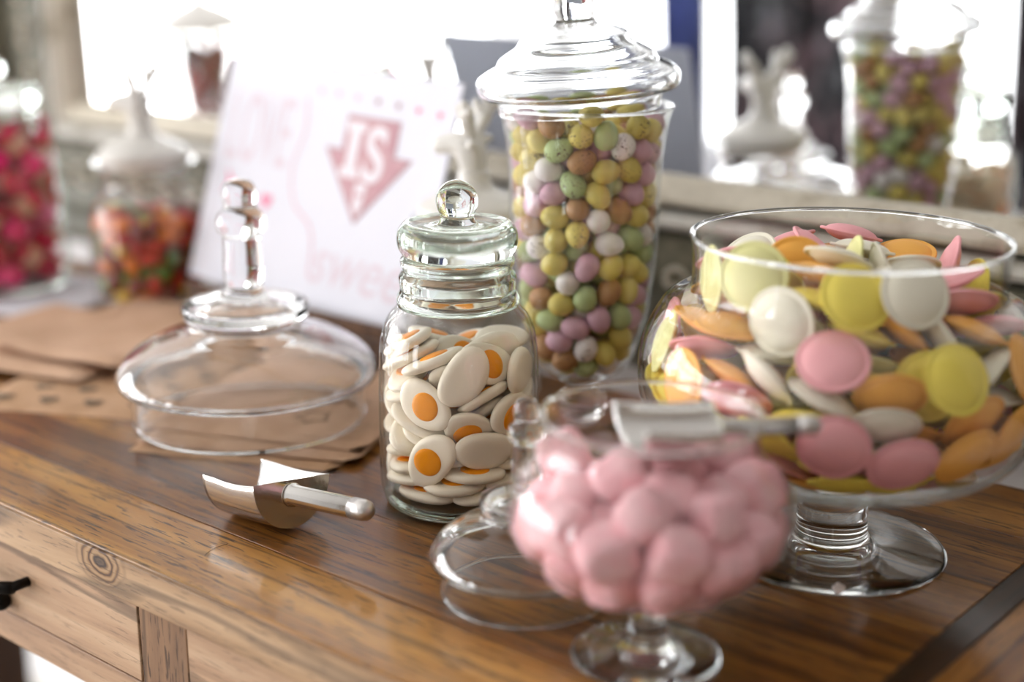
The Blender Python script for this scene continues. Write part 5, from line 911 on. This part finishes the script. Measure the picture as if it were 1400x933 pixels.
# arrow: square shoulder with arrow head, outline then fill
cpoly('printed_arrow_outline', [(181.5, 38.5), (249, 38.5), (249, 69), (272, 69), (215.5, 131), (160, 69), (181.5, 69)], .0017, M['print_grey'])
cpoly('printed_arrow', [(183.5, 40.5), (247, 40.5), (247, 71), (267.5, 71), (215.5, 127.8), (164.5, 71), (183.5, 71)], .0020, M['print_rose'])
def ctext(name, s, u, v, size, mat, h, shear=0.0, xs=1.0, rot=0.0, extra=0.0):
    cu_ = bpy.data.curves.new(name, 'FONT'); cu_.body = s; cu_.size = size/1000; cu_.extrude = .0001; cu_.offset = extra/1000; cu_.shear = shear
    o = bpy.data.objects.new('tmp_text', cu_); COL.objects.link(o)
    me = bpy.data.meshes.new_from_object(o.evaluated_get(bpy.context.evaluated_depsgraph_get())); bpy.data.objects.remove(o)
    X = CI @ Matrix.Translation((u/1000, v/1000, h*front)) @ Matrix.Rotation(R_(rot), 4, 'Z') @ Matrix.Diagonal((xs, -1, front, 1))
    me.transform(X); me.materials.clear(); return mesh_obj(name, me, mat, card, smooth=False)
# slab-serif I and S built as plates
def plate(pts): return pts
cpoly('printed_letter_i', [(184, 44), (208, 44), (208, 52), (202.5, 52), (202.5, 84), (208, 84), (208, 92.5), (184, 92.5), (184, 84), (189.5, 84), (189.5, 52), (184, 52)], .0023, M['print_white'])
ctext('printed_letter_s', 'S', 210.5, 92, 66, M['print_white'], .0024, xs=.92, extra=1.6)
cpoly('printed_tag', [(208.5, 96), (222.5, 96), (221, 116), (215.5, 124), (210, 116)], .0023, M['print_white'])
cpoly('printed_tag_heart', [(x, -y+213) for x, y in heart(215.5, 107, 3.6)], .0026, M['print_rose'])
for i, (u, v) in enumerate([(138.7, 21.6), (162.7, 22.2), (188.1, 23.3), (214.7, 24.3), (240.6, 25.3), (266.0, 26.8), (292.4, 28.2)]):
    cpoly('printed_heart', [(x, -y+2*v) for x, y in heart(u, v, 3.6)], .0018, [M['print_faint2'], M['print_faint2'], M['print_faint2'], M['print_grey'], M['print_grey'], M['print_pink'], M['print_pink']][i])
ctext('printed_word_love', 'LOVE', 16, 96, 92, M['print_faint'], .0018, xs=.42)
ctext('printed_word_sweet', 'sweet', 168, 188, 62, M['print_faint'], .0018, shear=.3, xs=.95)
cpoly('printed_heart', [(x, -y+2*128) for x, y in heart(93, 128, 9)], .0019, M['print_pink'])
cpoly('printed_ribbon_bow', [(28, 106), (42, 118), (58, 122), (48, 128), (36, 124), (26, 130), (32, 118)], .0019, M['print_pink'])
CF = CI
def cribbon(name, pts, w, mat):
    bm = bmesh.new(); P = catmull([(x/1000, y/1000) for x, y in pts], 6); prev = None
    for i, (x, y) in enumerate(P):
        a = P[max(i-1, 0)]; b = P[min(i+1, len(P)-1)]; dx, dy = b[0]-a[0], b[1]-a[1]; L = math.hypot(dx, dy) or 1
        nx, ny = -dy/L*w/2000, dx/L*w/2000
        cur = [bm.verts.new(CI @ Vector((x+nx*s, y+ny*s, (.0017+h)*front))) for s, h in ((1, 0), (-1, 0), (-1, .0003), (1, .0003))]
        if prev:
            for k in range(4): bm.faces.new((prev[k], prev[(k+1) % 4], cur[(k+1) % 4], cur[k]))
        prev = cur
    return obj(name, bm, mat, card)
cribbon('printed_ribbon', [(122, 30), (128, 60), (120, 92), (131.6, 123.6), (158, 140), (168, 158), (171.5, 185)], 2.4, M['print_faint2'])
# stand: a low wooden block with a back prop
sd = empty('card_stand', (-.95, .850, 0)); tag(sd, 'small brown wooden stand holding up the printed card', 'stand')
bm = bmesh.new(); box(bm, (-.13, -.040, .0004), (.145, .030, .036), .002); obj('stand_block', bm, M['wood_leg'], sd)
bm = bmesh.new(); box(bm, (-.13, -.040, .0362), (.145, -.034, .0470), .001); obj('front_lip', bm, M['wood_leg'], sd)
bm = bmesh.new(); tube(bm, [(0, .022, .030), (0, .0455, .110)], .005, 8); obj('back_prop', bm, M['wood_leg'], sd)

# ------------------------------------------------------------------ crumb on the wood
bm = bmesh.new(); bmesh.ops.create_icosphere(bm, subdivisions=2, radius=.0034)
rnd = random.Random(3)
for v in bm.verts: v.co *= 1+rnd.uniform(-.28, .28); v.co.z *= .8
tag(obj('sugar_crumb', bm, plain('white_sugar', '#f0e6e0', .8, bump=.4), None, (-.3410, .6900, .0046)), 'tiny white sugar crumb at the rim of the large bowl\'s foot', 'crumb')
bm = bmesh.new(); tube(bm, catmull([(-.6604, .5150, .0004), (-.6611, .5060, .0004), (-.6592, .4990, .0004), (-.6566, .4940, .0004)], 4), .00013, 5)
tag(obj('loose_fibre', bm, M['iron']), 'thin dark fibre lying on the wood in front of the scoop', 'fibre')
